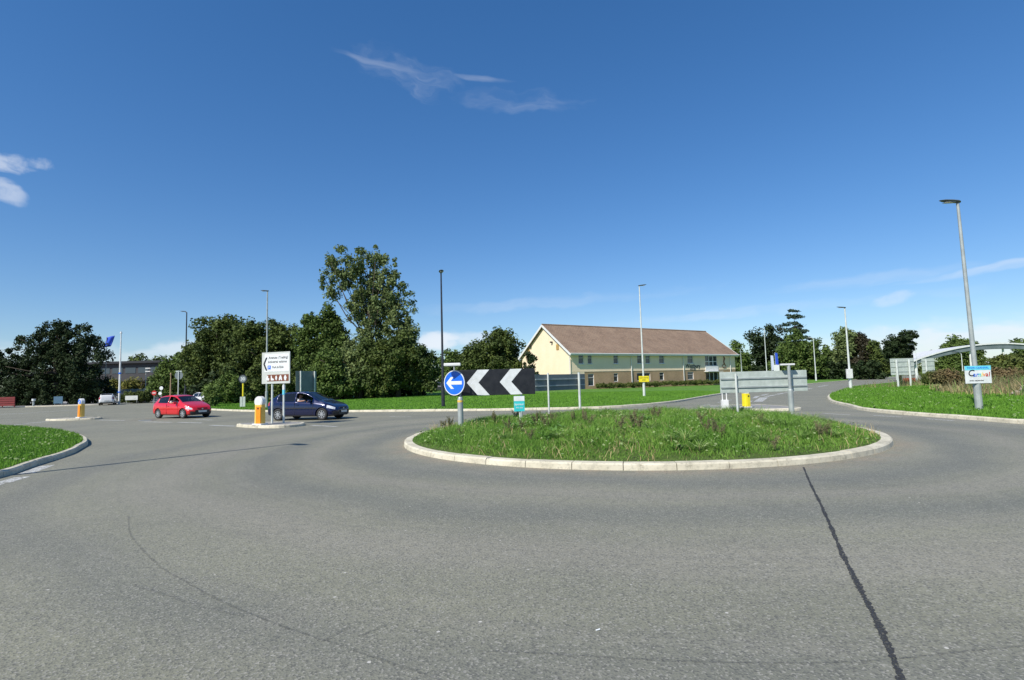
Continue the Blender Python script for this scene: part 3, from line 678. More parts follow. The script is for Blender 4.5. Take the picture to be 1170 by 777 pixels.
tree('leafy_tree', 'medium green tree behind the red hatchback, left end of the long tree belt', 208, 452, 88, [(205, 425, 20, 22), (190, 435, 16, 15), (222, 415, 18, 18), (200, 442, 24, 12)], 'lf_mid', 130, 110, .25, 4, G1, cr=(.7, 1.3), z=.2)
tree('spreading_tree', 'tall dark spreading tree above the round speed sign', 248, 462, 70, [(250, 395, 30, 30), (236, 380, 16, 16), (262, 385, 20, 22), (245, 425, 36, 30), (225, 410, 18, 22), (262, 375, 12, 11)], 'lf_dark', 280, 120, .2, 5, G1, cr=(.6, 1.2), z=.3, fill=.3)
tree('dense_tree', 'dense dark tree directly behind the white direction sign', 305, 458, 66, [(298, 395, 34, 32), (315, 405, 30, 32), (285, 378, 16, 14), (300, 430, 42, 28), (325, 388, 18, 16), (335, 420, 24, 28)], 'lf_dark', 300, 120, .2, 6, G1, cr=(.6, 1.1), z=.5, fill=.35)
tree('ivy_tree', 'ragged dark green tree just left of the tallest tree', 368, 455, 64, [(368, 378, 22, 26), (378, 360, 10, 12), (355, 395, 20, 24), (385, 395, 18, 24), (366, 420, 28, 24), (352, 372, 8, 10)], 'lf_mid', 230, 120, .18, 7, G1, cr=(.5, .95), z=.5)
tree('tall_poplar', 'tallest tree with pale open airy crown behind the blue hatchback', 424, 452, 62,
     [(400, 300, 26, 18), (420, 292, 20, 13), (384, 322, 18, 20), (412, 322, 26, 22), (440, 305, 16, 18), (445, 335, 24, 26), (425, 350, 30, 26), (455, 355, 22, 20), (405, 350, 16, 20), (440, 380, 34, 22), (462, 378, 22, 16), (385, 300, 14, 12), (425, 400, 36, 18), (470, 340, 6, 10)], 'lf_grey', 600, 46, .17, 8, cat='tree', cr=(.3, .65), fill=.22, r0=.34, z=.5, nb=34)
tree('ragged_shrub', 'pale brownish green shrub in front of the tallest tree trunk', 412, 456, 58, [(410, 415, 18, 24), (402, 435, 22, 18), (420, 430, 16, 22)], 'lf_grey', 120, 110, .16, 9, G1, cat='shrub', cr=(.4, .8), z=.45, fill=.35)
tree('shady_shrub', 'green shrub between the direction sign board back and the tallest tree', 385, 457, 57, [(378, 425, 22, 26), (390, 438, 24, 16), (362, 438, 18, 16)], 'lf_mid', 150, 110, .16, 10, G1, cat='shrub', cr=(.4, .8), z=.45, fill=.35)
tree('rounded_bush', 'large rounded dark bush left of the black lamp post', 455, 455, 58, [(455, 415, 42, 27), (440, 432, 40, 20), (478, 420, 24, 24), (488, 428, 14, 18), (430, 405, 20, 16), (460, 398, 26, 14)], 'lf_dark', 330, 120, .17, 12, G1, cat='shrub', cr=(.45, .9), z=.5, fill=.4)
tree('low_bush', 'low dark bush under the direction board back, touching the lawn', 345, 457, 60, [(345, 438, 30, 17), (320, 444, 30, 14), (300, 446, 24, 12)], 'lf_dark', 130, 110, .16, 13, G1, cat='shrub', cr=(.4, .8), z=.45, fill=.4, trunk=False)
tree('bright_bush', 'brighter green bush just behind the round speed sign', 266, 460, 58, [(262, 443, 16, 16), (272, 452, 14, 8), (248, 448, 14, 12)], 'lf_mid', 70, 110, .16, 14, G1, cat='shrub', cr=(.4, .8), z=.35, fill=.4, trunk=False)
tree('verge_bush', 'small light bush at the lawn corner beside the half hidden white car', 240, 463, 52, [(240, 450, 7, 9), (243, 456, 8, 6)], 'lf_mid', 26, 100, .13, 15, G1, cat='shrub', cr=(.3, .55), z=.15, fill=.4, trunk=False)
tree('oak_tree', 'wide dark tree behind the chevron board, left of the cream gable', 568, 446, 92, [(566, 398, 26, 18), (550, 408, 24, 16), (585, 405, 16, 16), (575, 386, 12, 10), (560, 420, 40, 16), (588, 420, 16, 14)], 'lf_dark', 260, 100, .24, 16, cr=(.7, 1.3), z=.6, fill=.35)
tree('pale_shrub', 'loose mid green shrub seen between black lamp post and dark wide tree', 524, 446, 96, [(522, 412, 22, 14), (530, 420, 26, 14), (512, 424, 16, 14)], 'lf_mid', 120, 100, .24, 17, cat='shrub', cr=(.7, 1.2), z=.6, fill=.35)
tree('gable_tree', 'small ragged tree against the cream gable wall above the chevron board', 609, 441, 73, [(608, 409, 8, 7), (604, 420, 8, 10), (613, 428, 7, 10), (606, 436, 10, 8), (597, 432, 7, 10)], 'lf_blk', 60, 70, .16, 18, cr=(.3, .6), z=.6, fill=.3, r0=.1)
tree('far_bush', 'row of green bushes behind the dark parked cars by the black lamp post', 505, 440, 100, [(500, 430, 18, 9), (518, 432, 14, 8), (540, 436, 22, 8)], 'lf_yel', 40, 90, .25, 19, cat='shrub', cr=(.8, 1.3), z=.7, fill=.4, trunk=False)
# right-hand belt
G2 = 'trees along the far road on the right'
tree('fir_tree', 'bright green pointed tree immediately right of the cream building', 846, 432, 150, [(843, 405, 8, 14), (850, 412, 10, 14), (846, 422, 14, 10), (840, 395, 4, 6)], 'lf_mid', 70, 90, .35, 31, G2, cr=(.9, 1.6), fill=.4)
tree('copper_tree', 'dark rounded tree behind the pale lamp column and banners', 868, 432, 160, [(868, 395, 14, 20), (883, 388, 14, 16), (878, 412, 22, 18), (860, 382, 6, 6)], 'lf_blk', 120, 90, .38, 32, G2, cr=(1, 1.9), fill=.4)
def conifer(name, label, px, base_py, Y, top_py, wpx, seed, mat, z=None, group=None):
    p = at(px, base_py, Y); zz = p.z if z is None else z; H = (at(px, top_py, Y).z-zz)*1.05; w = wpx/FPX*Y; bl = []
    r_ = random.Random(seed); nl = 9
    for i in range(nl):
        t = .22+.75*i/(nl-1); rr = w*(1.02-t)**.6*r_.uniform(.75, 1.1)*.62
        for s_ in (-1, 0, 1): bl.append((s_*rr*r_.uniform(.6, 1.), r_.uniform(-.5, .5)*rr, H*t+r_.uniform(-.3, .3), rr*.55+.4, rr*.6+.4, H*.03+.15))
    me, C = crown_mesh('crown', bl, 190, 60, .3, seed, (.6, 1.3), .35, .4, .25); t_ = thing(name, label, 'tree', (p.x, Y, zz), 0, group)
    link('crown', me, mat, t_); limbs(C, H, .35, seed, 14).build('trunk', 'bark', t_, smooth=True)
conifer('cedar_tree', 'tall layered dark conifer rising above the rest of the far right belt', 912, 433, 150, 356, 34, 33, 'lf_blue', group=G2)
tree('layered_tree', 'broad green tree spreading below the layered conifer', 915, 434, 140, [(905, 400, 18, 22), (925, 405, 20, 20), (898, 418, 20, 14), (930, 420, 22, 13)], 'lf_mid', 190, 90, .33, 34, G2, cr=(.8, 1.6), fill=.4)
tree('low_tree', 'low olive green tree right of the second pale lamp column', 948, 433, 150, [(944, 412, 14, 14), (955, 416, 12, 12), (940, 424, 18, 8)], 'lf_mid', 90, 90, .35, 35, G2, cr=(.9, 1.6), fill=.4)
tree('ivy_fir', 'tall green and brown tree just behind the lamp with a box', 966, 435, 140, [(965, 388, 11, 14), (968, 402, 14, 16), (962, 418, 14, 14), (975, 415, 10, 14), (957, 396, 6, 8)], 'lf_grey', 140, 90, .33, 36, G2, cr=(.8, 1.5), fill=.4)
tree('dark_fir', 'dark narrow evergreen right of the lamp with a box', 985, 434, 138, [(984, 390, 7, 10), (986, 405, 9, 16), (984, 420, 12, 12)], 'lf_red', 90, 90, .33, 37, G2, cr=(.8, 1.4), fill=.4)
tree('mixed_tree', 'mid height tree between the dark evergreen and pine crown', 999, 434, 136, [(996, 398, 7, 12), (1002, 412, 12, 14), (1008, 422, 14, 10), (996, 424, 12, 9)], 'lf_dark', 110, 90, .32, 38, G2, cr=(.8, 1.4), fill=.4)
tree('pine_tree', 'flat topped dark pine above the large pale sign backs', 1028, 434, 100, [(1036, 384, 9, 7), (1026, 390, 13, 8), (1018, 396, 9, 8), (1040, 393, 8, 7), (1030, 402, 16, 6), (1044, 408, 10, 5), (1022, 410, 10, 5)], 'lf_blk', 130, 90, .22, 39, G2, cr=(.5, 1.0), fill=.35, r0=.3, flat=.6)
tree('round_topped_tree', 'rounded tree seen through the curved white canopy', 1100, 433, 90, [(1092, 397, 16, 10), (1103, 405, 20, 16), (1085, 416, 14, 12), (1112, 416, 12, 16), (1075, 424, 16, 8)], 'lf_mid', 190, 100, .23, 40, G2, cr=(.6, 1.2), fill=.4, z=1.0)
tree('edge_tree', 'dark tree crown peeping over the canopy at the right frame edge', 1172, 430, 100, [(1166, 396, 9, 6), (1178, 398, 12, 9), (1172, 412, 14, 16)], 'lf_mid', 80, 90, .25, 41, G2, cr=(.7, 1.2), fill=.4, z=1.)
for i, (px, py, w_, h_, lab) in enumerate([(1150, 432, 20, 16, 'tall green bush right of the blue and white lamp sign'), (1172, 432, 22, 20, 'tall green bush cut by the right frame edge'), (1133, 434, 14, 9, 'lower olive bush directly right of the lamp sign')]):
    Y = 42-i*2; q = at(px, py, Y)
    tree('bank_bush', lab, px, py, Y, [(px, py-h_*.6, w_, h_*.9), (px-w_*.4, py-h_*.3, w_*.6, h_*.6), (px+w_*.4, py-h_*.5, w_*.6, h_*.8)], 'hedge', 150, 110, .12, 50+i, 'bushes on top of the right bank', cat='bush', cr=(.25, .55), fill=.4, z=float(zbank(np.array([[q.x, Y]]))[0]), r0=.05)
for i, (px, Y, w_, h_, lab) in enumerate([(1082, 36, 13, 9, 'rust brown bramble clump left of the lamp sign'), (1068, 42, 12, 6, 'low rust brown bramble clump beyond the sign backs'), (1141, 34, 12, 10, 'red brown bramble clump just right of the lamp sign'), (1160, 36, 14, 9, 'brown bramble clump above the rubble heap'), (1098, 40, 14, 8, 'dull olive and brown bramble clump behind the lamp post')]):
    q = at(px, 440, Y); zz_ = float(zbank(np.array([[q.x, Y]]))[0]); pb = height(px, 0, q.x, Y) and 431
    tree('bramble', lab, px, 431, Y, [(px, 431-h_*.1, w_, h_*.8), (px-w_*.5, 433, w_*.6, h_*.55), (px+w_*.45, 432, w_*.6, h_*.6)], 'lf_rust' if i in (0, 2, 3) else 'hedge', 80, 90, .07, 150+i, 'brambles on top of the right bank', cat='bramble', cr=(.15, .4), fill=.4, z=zz_, trunk=False)
# background wood line
def band(name, x0, x1, Y, h, mat, seed, label, zb=0.):
    r_ = np.random.default_rng(seed); bl = []
    x = x0
    while x < x1:
        w_ = r_.uniform(2.5, 6); bl.append((x, Y+r_.uniform(-3, 3), zb+h*r_.uniform(.2, .5), w_, 3, h*r_.uniform(.35, .6))); x += w_*.9
    me, _ = crown_mesh(name, bl, int((x1-x0)*2.2), 60, .5, seed, (1., 1.9), 1, .3); return tag(link(name, me, mat), label, 'trees', kind='stuff')
band('far_wood', -190, -40, 190, 6, 'lf_dark', 61, 'far low line of trees beyond the flat dark building')
band('far_wood', 35, 190, 235, 9, 'lf_dark', 62, 'far low line of trees beyond the cream building')
band('far_wood', 150, 420, 250, 9, 'lf_mid', 63, 'far low line of trees beyond the right bank')
# understorey of the belt: dark mass behind the trunks
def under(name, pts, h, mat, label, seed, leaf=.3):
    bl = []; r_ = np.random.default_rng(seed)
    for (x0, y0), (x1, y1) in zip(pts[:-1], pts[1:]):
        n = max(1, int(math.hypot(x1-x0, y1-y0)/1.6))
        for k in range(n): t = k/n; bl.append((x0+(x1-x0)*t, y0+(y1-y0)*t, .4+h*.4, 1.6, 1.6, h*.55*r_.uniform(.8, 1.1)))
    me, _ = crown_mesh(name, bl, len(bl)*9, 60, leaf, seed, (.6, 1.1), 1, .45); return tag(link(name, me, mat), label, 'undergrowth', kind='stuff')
p1, p2, p3, p4 = at(236, 455, 68), at(300, 455, 64), at(400, 455, 61), at(492, 452, 63)
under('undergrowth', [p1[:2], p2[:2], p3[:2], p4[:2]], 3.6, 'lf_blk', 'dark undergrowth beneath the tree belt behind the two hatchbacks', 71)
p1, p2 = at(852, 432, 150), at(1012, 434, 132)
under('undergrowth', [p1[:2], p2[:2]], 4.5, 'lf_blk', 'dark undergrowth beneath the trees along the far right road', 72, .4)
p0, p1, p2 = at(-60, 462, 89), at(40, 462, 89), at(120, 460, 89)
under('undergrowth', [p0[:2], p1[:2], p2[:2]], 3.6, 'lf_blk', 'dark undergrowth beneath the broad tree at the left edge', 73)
# dry weeds on the bank
def wd(px, py, z): q = ground(px, py, z); return (q.x, q.y)
dry_poly = [(38, 50), (31, 41), (27.5, 36), (24, 30), (22.8, 26), (25, 23.5), (32, 23), (50, 30), (60, 48), (46, 58), (34, 54)]
def dmask(k, lo):
    def f(P, r_): return (fbm(P, .45, k)+.35*fbm(P, 1.7, k+1) > lo+r_.uniform(-.25, .25, len(P))) & (r_.random(len(P)) < np.clip(polydist(P, dry_poly)/3.5, 0, 1))
    return f
o = blades('dry_weeds', rpoly, zbank, 130, .2, .6, .03, 'dry', area=dry_poly, seed=33, clump=1., lean=1., mask=dmask(3, -.35)); tag(o, 'straw coloured dead grass along the top of the right bank', 'weeds', kind='stuff')
o = blades('rusty_weeds', rpoly, zbank, 75, .35, .9, .035, 'dryred', area=dry_poly, seed=34, clump=1.3, lean=.5, mask=dmask(14, .0)); tag(o, 'rust brown dock stalks among the straw coloured grass on the bank', 'weeds', kind='stuff')
o = blades('green_weeds', rpoly, zbank, 60, .3, .8, .05, 'leafy', area=dry_poly, seed=35, clump=1.3, lean=.8, mask=dmask(24, .1)); tag(o, 'tall green weeds between the dead stalks on the bank', 'weeds', kind='stuff')
# rubble heap at the right edge
q = Vector((25.2, 26.6, 0)); q.z = float(zbank(np.array([[q.x, q.y]]))[0])
t_ = thing('rubble_heap', 'pale and dark heap of broken stone at the right frame edge on the bank', 'rubble heap', q)
for i in range(16):
    mb = MB(); bmv = bmesh.new(); bmesh.ops.create_icosphere(bmv, subdivisions=2, radius=random.uniform(.1, .24))
    for v in bmv.verts: v.co *= random.uniform(.75, 1.2)
    me = bpy.data.meshes.new('stone'); bmv.to_mesh(me); bmv.free(); o = link('stone', me, 'stone', t_)
    a = random.uniform(0, 6.28); rr = random.uniform(0, .8); o.location = (rr*math.cos(a), rr*math.sin(a)*.6, .08+.4*(1-rr)*random.random()); o.scale = (1.2, 1, .7)

# ------------------------------------------------------------------ hotel building
HA = math.atan2(.541, .841); HC = Vector((8.02, 75, .62)); HX = Vector((math.cos(HA), math.sin(HA), 0)); HN = Vector((-math.sin(HA), math.cos(HA), 0))
HL, HWd, HE, HR_ = 36.6, 12.0, 5.0, 9.3
def hwall(px, py):
    d = Vector(ray(px, py)); o_ = Vector((0, 0, EYE)); t = (HC-o_).dot(HN)/d.dot(HN); p = o_+d*t-HC; return p.dot(HX), p.z
def brickmat():
    m, t, p = new_mat('buff_brick'); n = NB(t); tcn = t.nodes.new('ShaderNodeTexCoord'); x, y, z = n.sep(tcn.outputs['Object'])
    br = t.nodes.new('ShaderNodeTexBrick'); t.links.new(n.comb(n.m('ADD', x, y), z, 0.), br.inputs['Vector']); br.inputs['Scale'].default_value = 1
    br.inputs['Brick Width'].default_value = .225; br.inputs['Row Height'].default_value = .075; br.inputs['Mortar Size'].default_value = .008
    br.inputs['Color1'].default_value = (.4, .27, .13, 1); br.inputs['Color2'].default_value = (.33, .19, .09, 1); br.inputs['Mortar'].default_value = (.38, .33, .25, 1)
    c = n.mix(n.ramp(n.noise(tcn.outputs['Object'], .5, 4), .4, .65, 0, .45), br.outputs[0], (.5, .34, .2)); t.links.new(c, p.inputs['Base Color']); p.inputs['Roughness'].default_value = .9; return m
def tilemat():
    m, t, p = new_mat('roof_tiles'); n = NB(t); tcn = t.nodes.new('ShaderNodeTexCoord'); O = tcn.outputs['Object']; x, y, z = n.sep(O)
    br = t.nodes.new('ShaderNodeTexBrick'); t.links.new(n.comb(x, n.m('MULTIPLY', z, 1.7), 0.), br.inputs['Vector']); br.inputs['Scale'].default_value = 1
    br.inputs['Brick Width'].default_value = .32; br.inputs['Row Height'].default_value = .32; br.inputs['Mortar Size'].default_value = .02
    br.inputs['Color1'].default_value = (.3, .2, .13, 1); br.inputs['Color2'].default_value = (.22, .15, .1, 1); br.inputs['Mortar'].default_value = (.1, .065, .05, 1)
    c = n.mix(n.ramp(n.noise(O, .45, 6, .7), .35, .7, 0, .6), br.outputs[0], (.33, .235, .16)); c = n.mix(n.ramp(n.noise(O, 2.3, 5, .7), .5, .75, 0, .5), c, (.16, .11, .09))
    t.links.new(c, p.inputs['Base Color']); p.inputs['Roughness'].default_value = .9
    bn = t.nodes.new('ShaderNodeBump'); bn.inputs['Strength'].default_value = .6; bn.inputs['Distance'].default_value = .03; t.links.new(br.outputs['Fac'], bn.inputs['Height']); bn.invert = True; t.links.new(bn.outputs[0], p.inputs['Normal']); return m
M['brick'] = brickmat(); M['tiles'] = tilemat()
H = thing('long_building', 'long two storey cream and brick building with brown tiled gabled roof behind the lawn', 'building', HC, HA)
BZ = 2.28
# window rectangles on the front wall: (px0, px1, py0, py1, storey kind)
up = [(661, 667), (671.5, 676.5), (701, 706.5), (728, 733.5), (737.5, 743), (753, 759), (785.5, 792)]
lo = [(672, 679), (701.5, 706.5), (728, 743.5), (754, 759), (786, 793)]
wins = []
for a, c in up: wins.append((hwall(a, 410)[0], hwall(c, 410)[0], 3.35, 4.6, 'wglass'))
for i, (a, c) in enumerate(lo): wins.append((hwall(a, 432)[0], hwall(c, 432)[0], .25 if i == 0 else .75, 1.95, 'wglass' if i in (0, 4) else 'dglass'))
gx0, gx1 = hwall(805.5, 410)[0], hwall(819.5, 410)[0]
wins.append((gx0, gx1, 2.9, 4.85, 'big')); wins.append((gx0, gx1, .3, 1.9, 'big2'))
gx_wall = hwall(668, 430)[0]
def wall_panel(name, x0, x1, z0, z1, mat, y=0., th=.3):
    holes = [w for w in wins if w[0] < x1 and w[1] > x0 and w[2] < z1 and w[3] > z0]
    xs = sorted({x0, x1, *[min(max(v, x0), x1) for w in holes for v in w[:2]]}); zs = sorted({z0, z1, *[min(max(v, z0), z1) for w in holes for v in w[2:4]]})
    mb = MB()
    for i in range(len(xs)-1):
        for j in range(len(zs)-1):
            cx, cz = (xs[i]+xs[i+1])/2, (zs[j]+zs[j+1])/2
            if any(w[0] < cx < w[1] and w[2] < cz < w[3] for w in holes): continue
            mb.box((cx, y+th/2, cz), (xs[i+1]-xs[i], th, zs[j+1]-zs[j]))
    return mb.build(name, mat, H)
wall_panel('upper_wall', .0, HL, BZ, HE, 'render')
wall_panel('brick_wall', gx_wall, HL, -.5, BZ, 'brick', y=.02)
wall_panel('upper_wall', 0, gx_wall, -.5, BZ, 'render')
MB().box((HL/2, .012, BZ+.02), (HL, .06, .09)).build('string_course', 'render', H)
g = MB(); gp = [(0.3, -.5), (HWd, -.5), (HWd, HE), (HWd/2, HR_-.12), (.3, HE)]
for X0, X1 in ((0, .3), (HL-.3, HL)):
    n_ = len(gp); vs = [(X0, y, z) for y, z in gp]+[(X1, y, z) for y, z in gp]; g.add(vs, [tuple(range(n_)), tuple(range(2*n_-1, n_-1, -1))]+[(i, (i+1) % n_, (i+1) % n_+n_, i+n_) for i in range(n_)])
g.box((HL/2, HWd-.15, 2.25), (HL-.6, .3, 5.5)); g.build('gable_wall', 'render', H)
ov = .5
def slab(mb, pts, th):
    pts = [Vector(p) for p in pts]; nn = (pts[1]-pts[0]).cross(pts[2]-pts[0]).normalized()*th; mb.add(pts+[p-nn for p in pts], [(0, 1, 2, 3), (7, 6, 5, 4), (0, 4, 5, 1), (1, 5, 6, 2), (2, 6, 7, 3), (3, 7, 4, 0)])
rf = MB(); sl_ = (HR_-HE)/(HWd/2); ez = HE-ov*sl_+.15
slab(rf, [(-.35, -ov, ez), (HL+.35, -ov, ez), (HL+.35, HWd/2, HR_+.15), (-.35, HWd/2, HR_+.15)], .14)
slab(rf, [(HL+.35, HWd+ov, ez), (-.35, HWd+ov, ez), (-.35, HWd/2-.001, HR_+.151), (HL+.35, HWd/2-.001, HR_+.151)], .14)
roof = rf.build('roof', 'tiles', H)
MB().tube([(-.36, HWd/2, HR_+.16), (HL+.36, HWd/2, HR_+.16)], .12, 8).build('ridge_tiles', 'tiles', roof)
for X in (-.42, HL+.42):
    for sgn in (0, 1):
        y0, y1 = (-ov, HWd/2) if sgn == 0 else (HWd+ov, HWd/2); d = Vector((0, y1-y0, HR_+.15-ez)); ln = d.length; c_ = Vector((X, (y0+y1)/2, (ez+HR_+.15)/2-.16)); ang = math.atan2(d.z, abs(d.y))*(1 if sgn == 0 else -1)
        MB().box(c_, (.05, ln, .3), rot=Matrix.Rotation(ang, 3, 'X')).build('bargeboard', 'upvc', H)
MB().box((HL/2, -ov-.04, ez-.14), (HL+.9, .05, .24)).box((HL/2, -ov/2-.03, ez-.25), (HL+.6, ov-.05, .03)).build('fascia', 'upvc', H)
MB().tube([(-.45, -ov-.13, ez-.02), (HL+.45, -ov-.13, ez-.02)], .075, 8).build('gutter', 'upvc', H)
for px in (650.5, 721, 780.5, 834):
    x_ = hwall(px, 420)[0]; MB().tube([(x_, -ov+.05, ez-.2), (x_, -.1, ez-.55), (x_, -.1, 0)], .055, 8).build('downpipe', 'upvc', H)
for (x0, x1, z0, z1, kd) in wins:
    w_, h_ = x1-x0, z1-z0; cx, cz = (x0+x1)/2, (z0+z1)/2; f = MB(); yy = .12; t2 = .07
    for s_ in (-1, 1): f.box((cx+s_*(w_/2-t2/2), yy, cz), (t2, .08, h_)); f.box((cx, yy, cz+s_*(h_/2-t2/2)), (w_-2*t2, .08, t2))
    if kd in ('big', 'big2'):
        for k in (1, 2): f.box((x0+w_*k/3, yy, cz), (.11, .075, h_-.14))
        if kd == 'big': f.box((cx, yy-.003, z0+h_*.38), (w_-.14, .07, .1))
    elif w_ > 1.6: f.box((cx, yy, cz), (t2, .075, h_-.14))
    else: f.box((cx, yy, z0+h_*.68), (w_-.14, .075, .05))
    fr = f.build('window', 'upvc', H)
    MB().box((cx, .17, cz), (w_-.1, .02, h_-.1)).build('pane', 'dglass' if kd in ('dglass', 'big2') else 'wglass', fr)
    if kd == 'wglass' and z0 > 1: MB().box((cx, -.05, z0-.05), (w_+.16, .14, .07)).build('sill', 'upvc', fr)
MB().box(((gx0+gx1)/2, -.03, 2.4), (gx1-gx0+.1, .12, .92)).build('entrance_panel', 'upvc', H)
MB().box(((gx0+gx1)/2, -.35, 1.97), (gx1-gx0+.7, .9, .1)).build('canopy', 'upvc', H)
# wall lettering and emblem
x_, z_ = hwall(782, 422); text('lettering', 'Westbury', .95, 'signblack', H, (hwall(783.5, 420)[0], -.02, hwall(783.5, 421.8)[1]), sx=.92, bold=.01, depth=.03)
text('lettering', 'HOUSE', .42, 'signblack', H, (hwall(788, 420)[0], -.02, hwall(788, 423.6)[1]), depth=.03, sx=1.1)
ex = hwall(827, 415)[0]; e = MB(); e.tube([(ex, -.04, 4.6), (ex+.15, -.04, 4.1), (ex-.05, -.04, 3.6), (ex+.1, -.04, 3.1)], [.06, .16, .1, .14], 8); e.tube([(ex+.5*math.cos(t)*1.0, -.04, 2.85+.28*math.sin(t)) for t in np.linspace(0, 6.28, 20)], .05, 6); e.build('emblem', 'brown', H)
# gable fittings
def gpt(px, py):
    d = Vector(ray(px, py)); o_ = Vector((0, 0, EYE)); t = (HC-o_).dot(HX)/d.dot(HX); p = o_+d*t-HC; return p.dot(HN), p.z
for px, py in ((631, 391), (607, 396), (598, 405.5)):
    y_, z_ = gpt(px, py); MB().box((-.2, y_, z_), (.3, .28, .2)).tube([(0, y_, z_+.05), (-.12, y_, z_)], .03, 6).build('floodlight', 'darktrim', H)
M['vent'] = pmat('weathered_vent', (.6, .4, .12), (.45, .3, .14), 3, .8)
for px, py in ((637.2, 396.5), (604, 401)):
    y_, z_ = gpt(px, py); v_ = MB().box((-.02, y_, z_), (.06, .62, .85))
    for k in range(5): v_.box((-.07, y_, z_-.3+k*.15), (.05, .56, .04))
    v_.build('vent', 'vent', H)
# hedge along the front of the building
hb = []; x0_ = hwall(676, 440)[0]
for k in range(30): hb.append((x0_+k*(HL-6-x0_)/29, 0, .25, .65, .4, .22))
me, _ = crown_mesh('low_hedge', hb, 320, 70, .1, 91, (.18, .35), 1, .4); o = link('low_hedge', me, 'hedge'); o.location = HC+HN*-1.6; o.rotation_euler.z = HA; tag(o, 'low clipped dark hedge along the foot of the brick wall', 'hedge')

# ------------------------------------------------------------------ lamps, poles
def lamp(name, label, base, H_, rz, pole='galv', r0=.075, arm=.0, head=(.75, .28, .09), stub=1.2, group='street lamps', headmat='lamphead', tilt=.1, door=True, lean=0.):
    t_ = thing(name, label, 'street lamp', base, rz, group)
    if lean: t_.rotation_euler = (0, lean, rz)
    MB().tube([(0, 0, -.2), (0, 0, stub), (0, 0, stub+.03), (0, 0, H_)], [r0*1.45, r0*1.45, r0, r0*.6], 14).build('column', pole, t_, smooth=False)
    if arm: MB().tube([(0, 0, H_-.02), (-arm*.5, 0, H_+.06), (-arm, 0, H_+.1)], r0*.5, 8).build('bracket', pole, t_)
    x0 = -arm; L_, Wd, Th = head; z_ = H_+(.1 if arm else 0)
    prof = [(0, .35, .8), (.12, .8, 1.), (.45, 1., 1.), (.8, .85, .7), (1., .35, .25)]; vs = []; n = 8
    for t, ww, th in prof:
        for k in range(n):
            a = 2*math.pi*k/n; vs.append((x0+.1-t*L_, math.cos(a)*Wd/2*ww, z_+Th*.5+math.sin(a)*Th*th*.55+t*L_*tilt))
    fs = [(i*n+k, i*n+(k+1) % n, (i+1)*n+(k+1) % n, (i+1)*n+k) for i in range(len(prof)-1) for k in range(n)]+[tuple(range(n)), tuple((len(prof)-1)*n+k for k in range(n))]
    hd = MB().add(vs, fs).build('lamp_head', headmat, t_)
    MB().box((x0-L_*.42, 0, z_+Th*.5+.42*L_*tilt-Th*.52), (L_*.5, Wd*.6, .012)).build('lens', 'lens', hd)
    return t_
def zl(p): return float(zlawn(np.array([[p[0], p[1]]]))[0])
def zb(p): return float(zbank(np.array([[p[0], p[1]]]))[0])
b0 = ground(1119, 468, .16); b0.z = zb(b0); Hh = height(1095, 232, b0.x, b0.y)-b0.z
T = lamp('street_lamp', 'tallest looking grey lamp post on the right bank with the carnival sign', b0, Hh, 0, r0=.085, arm=.0, head=(.78, .3, .1), stub=1.45, lean=-.012)
s_ = Hh
sg = thing('banner_sign', 'white sign with pale blue top strip strapped to the nearest lamp post', 'sign', (b0.x, b0.y-.09, b0.z), 0)
zc = height(1114, 428, b0.x, b0.y)-b0.z
MB().box((-.03, -.03, zc), (.98, .02, .66)).build('panel', 'signwhite', sg, bevel=.004)
MB().box((-.03, -.043, zc+.25), (.98, .006, .16)).build('header', 'cyan', sg)
text('lettering', 'TOWN CARNIVAL', .1, 'signblue', sg, (-.03, -.049, zc+.20), 'CENTER', bold=.001)
lt = 'Carnival'; cols = ['signblack', 'signblue', 'signblue', 'teal', 'yellow', 'orange', 'red', 'red']; xx = -.43
for ch, cm in zip(lt, cols):
    sz = .34 if ch == 'C' else .235; o = text('letter', ch, sz, cm, sg, (xx, -.045, zc-.12), bold=.003, shear=.2); xx += {'C': .19, 'a': .115, 'r': .08, 'n': .115, 'i': .055, 'v': .105, 'l': .06}[ch]
text('lettering', 'every september', .08, 'signblack', sg, (-.38, -.045, zc-.26))
MB().box((-.03, .015, zc-.33), (.96, .05, .03)).box((-.03, .015, zc+.31), (.9, .05, .03)).build('bracket', 'darktrim', sg)

b1 = ground(972, 443, .2); b1.z = zb(b1); Hh = height(963, 352, b1.x, b1.y)-b1.z
T1 = lamp('street_lamp', 'pale lamp post with a white box near its foot, left end of the right bank', b1, Hh, 0, 'galvlight', .1, 0, (.9, .35, .1), 1.8)
MB().box((-.12, -.16, 1.5), (.55, .25, .95)).build('control_box', 'whitep', T1, bevel=.02)
b2 = at(736.3, 455.5, 46); b2.z = zl(b2); Hh = height(732, 327, b2.x, b2.y)-b2.z
T2 = lamp('street_lamp', 'white lamp post on the lawn in front of the cream building', b2, Hh, math.pi-.25, 'galvlight', .075, 0, (.7, .28, .08), 1.3)
ys = thing('yellow_sign', 'yellow notice board fixed to the white lamp post on the lawn', 'sign', (b2.x, b2.y-.13, b2.z), 0); zc = height(735, 433, b2.x, b2.y)-b2.z
MB().box((0, -.02, zc), (.86, .02, .5)).build('panel', 'yellow', ys); text('lettering', 'NEW HOMES', .13, 'signblack', ys, (0, -.035, zc+.02), 'CENTER'); text('lettering', 'OPEN', .13, 'signblack', ys, (0, -.035, zc-.16), 'CENTER')
b3 = at(506.5, 466.5, 36.5); b3.z = zl(b3); Hh = height(504, 312, b3.x, b3.y)-b3.z
lamp('street_lamp', 'black lamp post standing on the lawn left of the chevron board', b3, Hh, math.pi/2+.2, 'blackpost', .085, 0, (.6, .34, .12), 1.5)
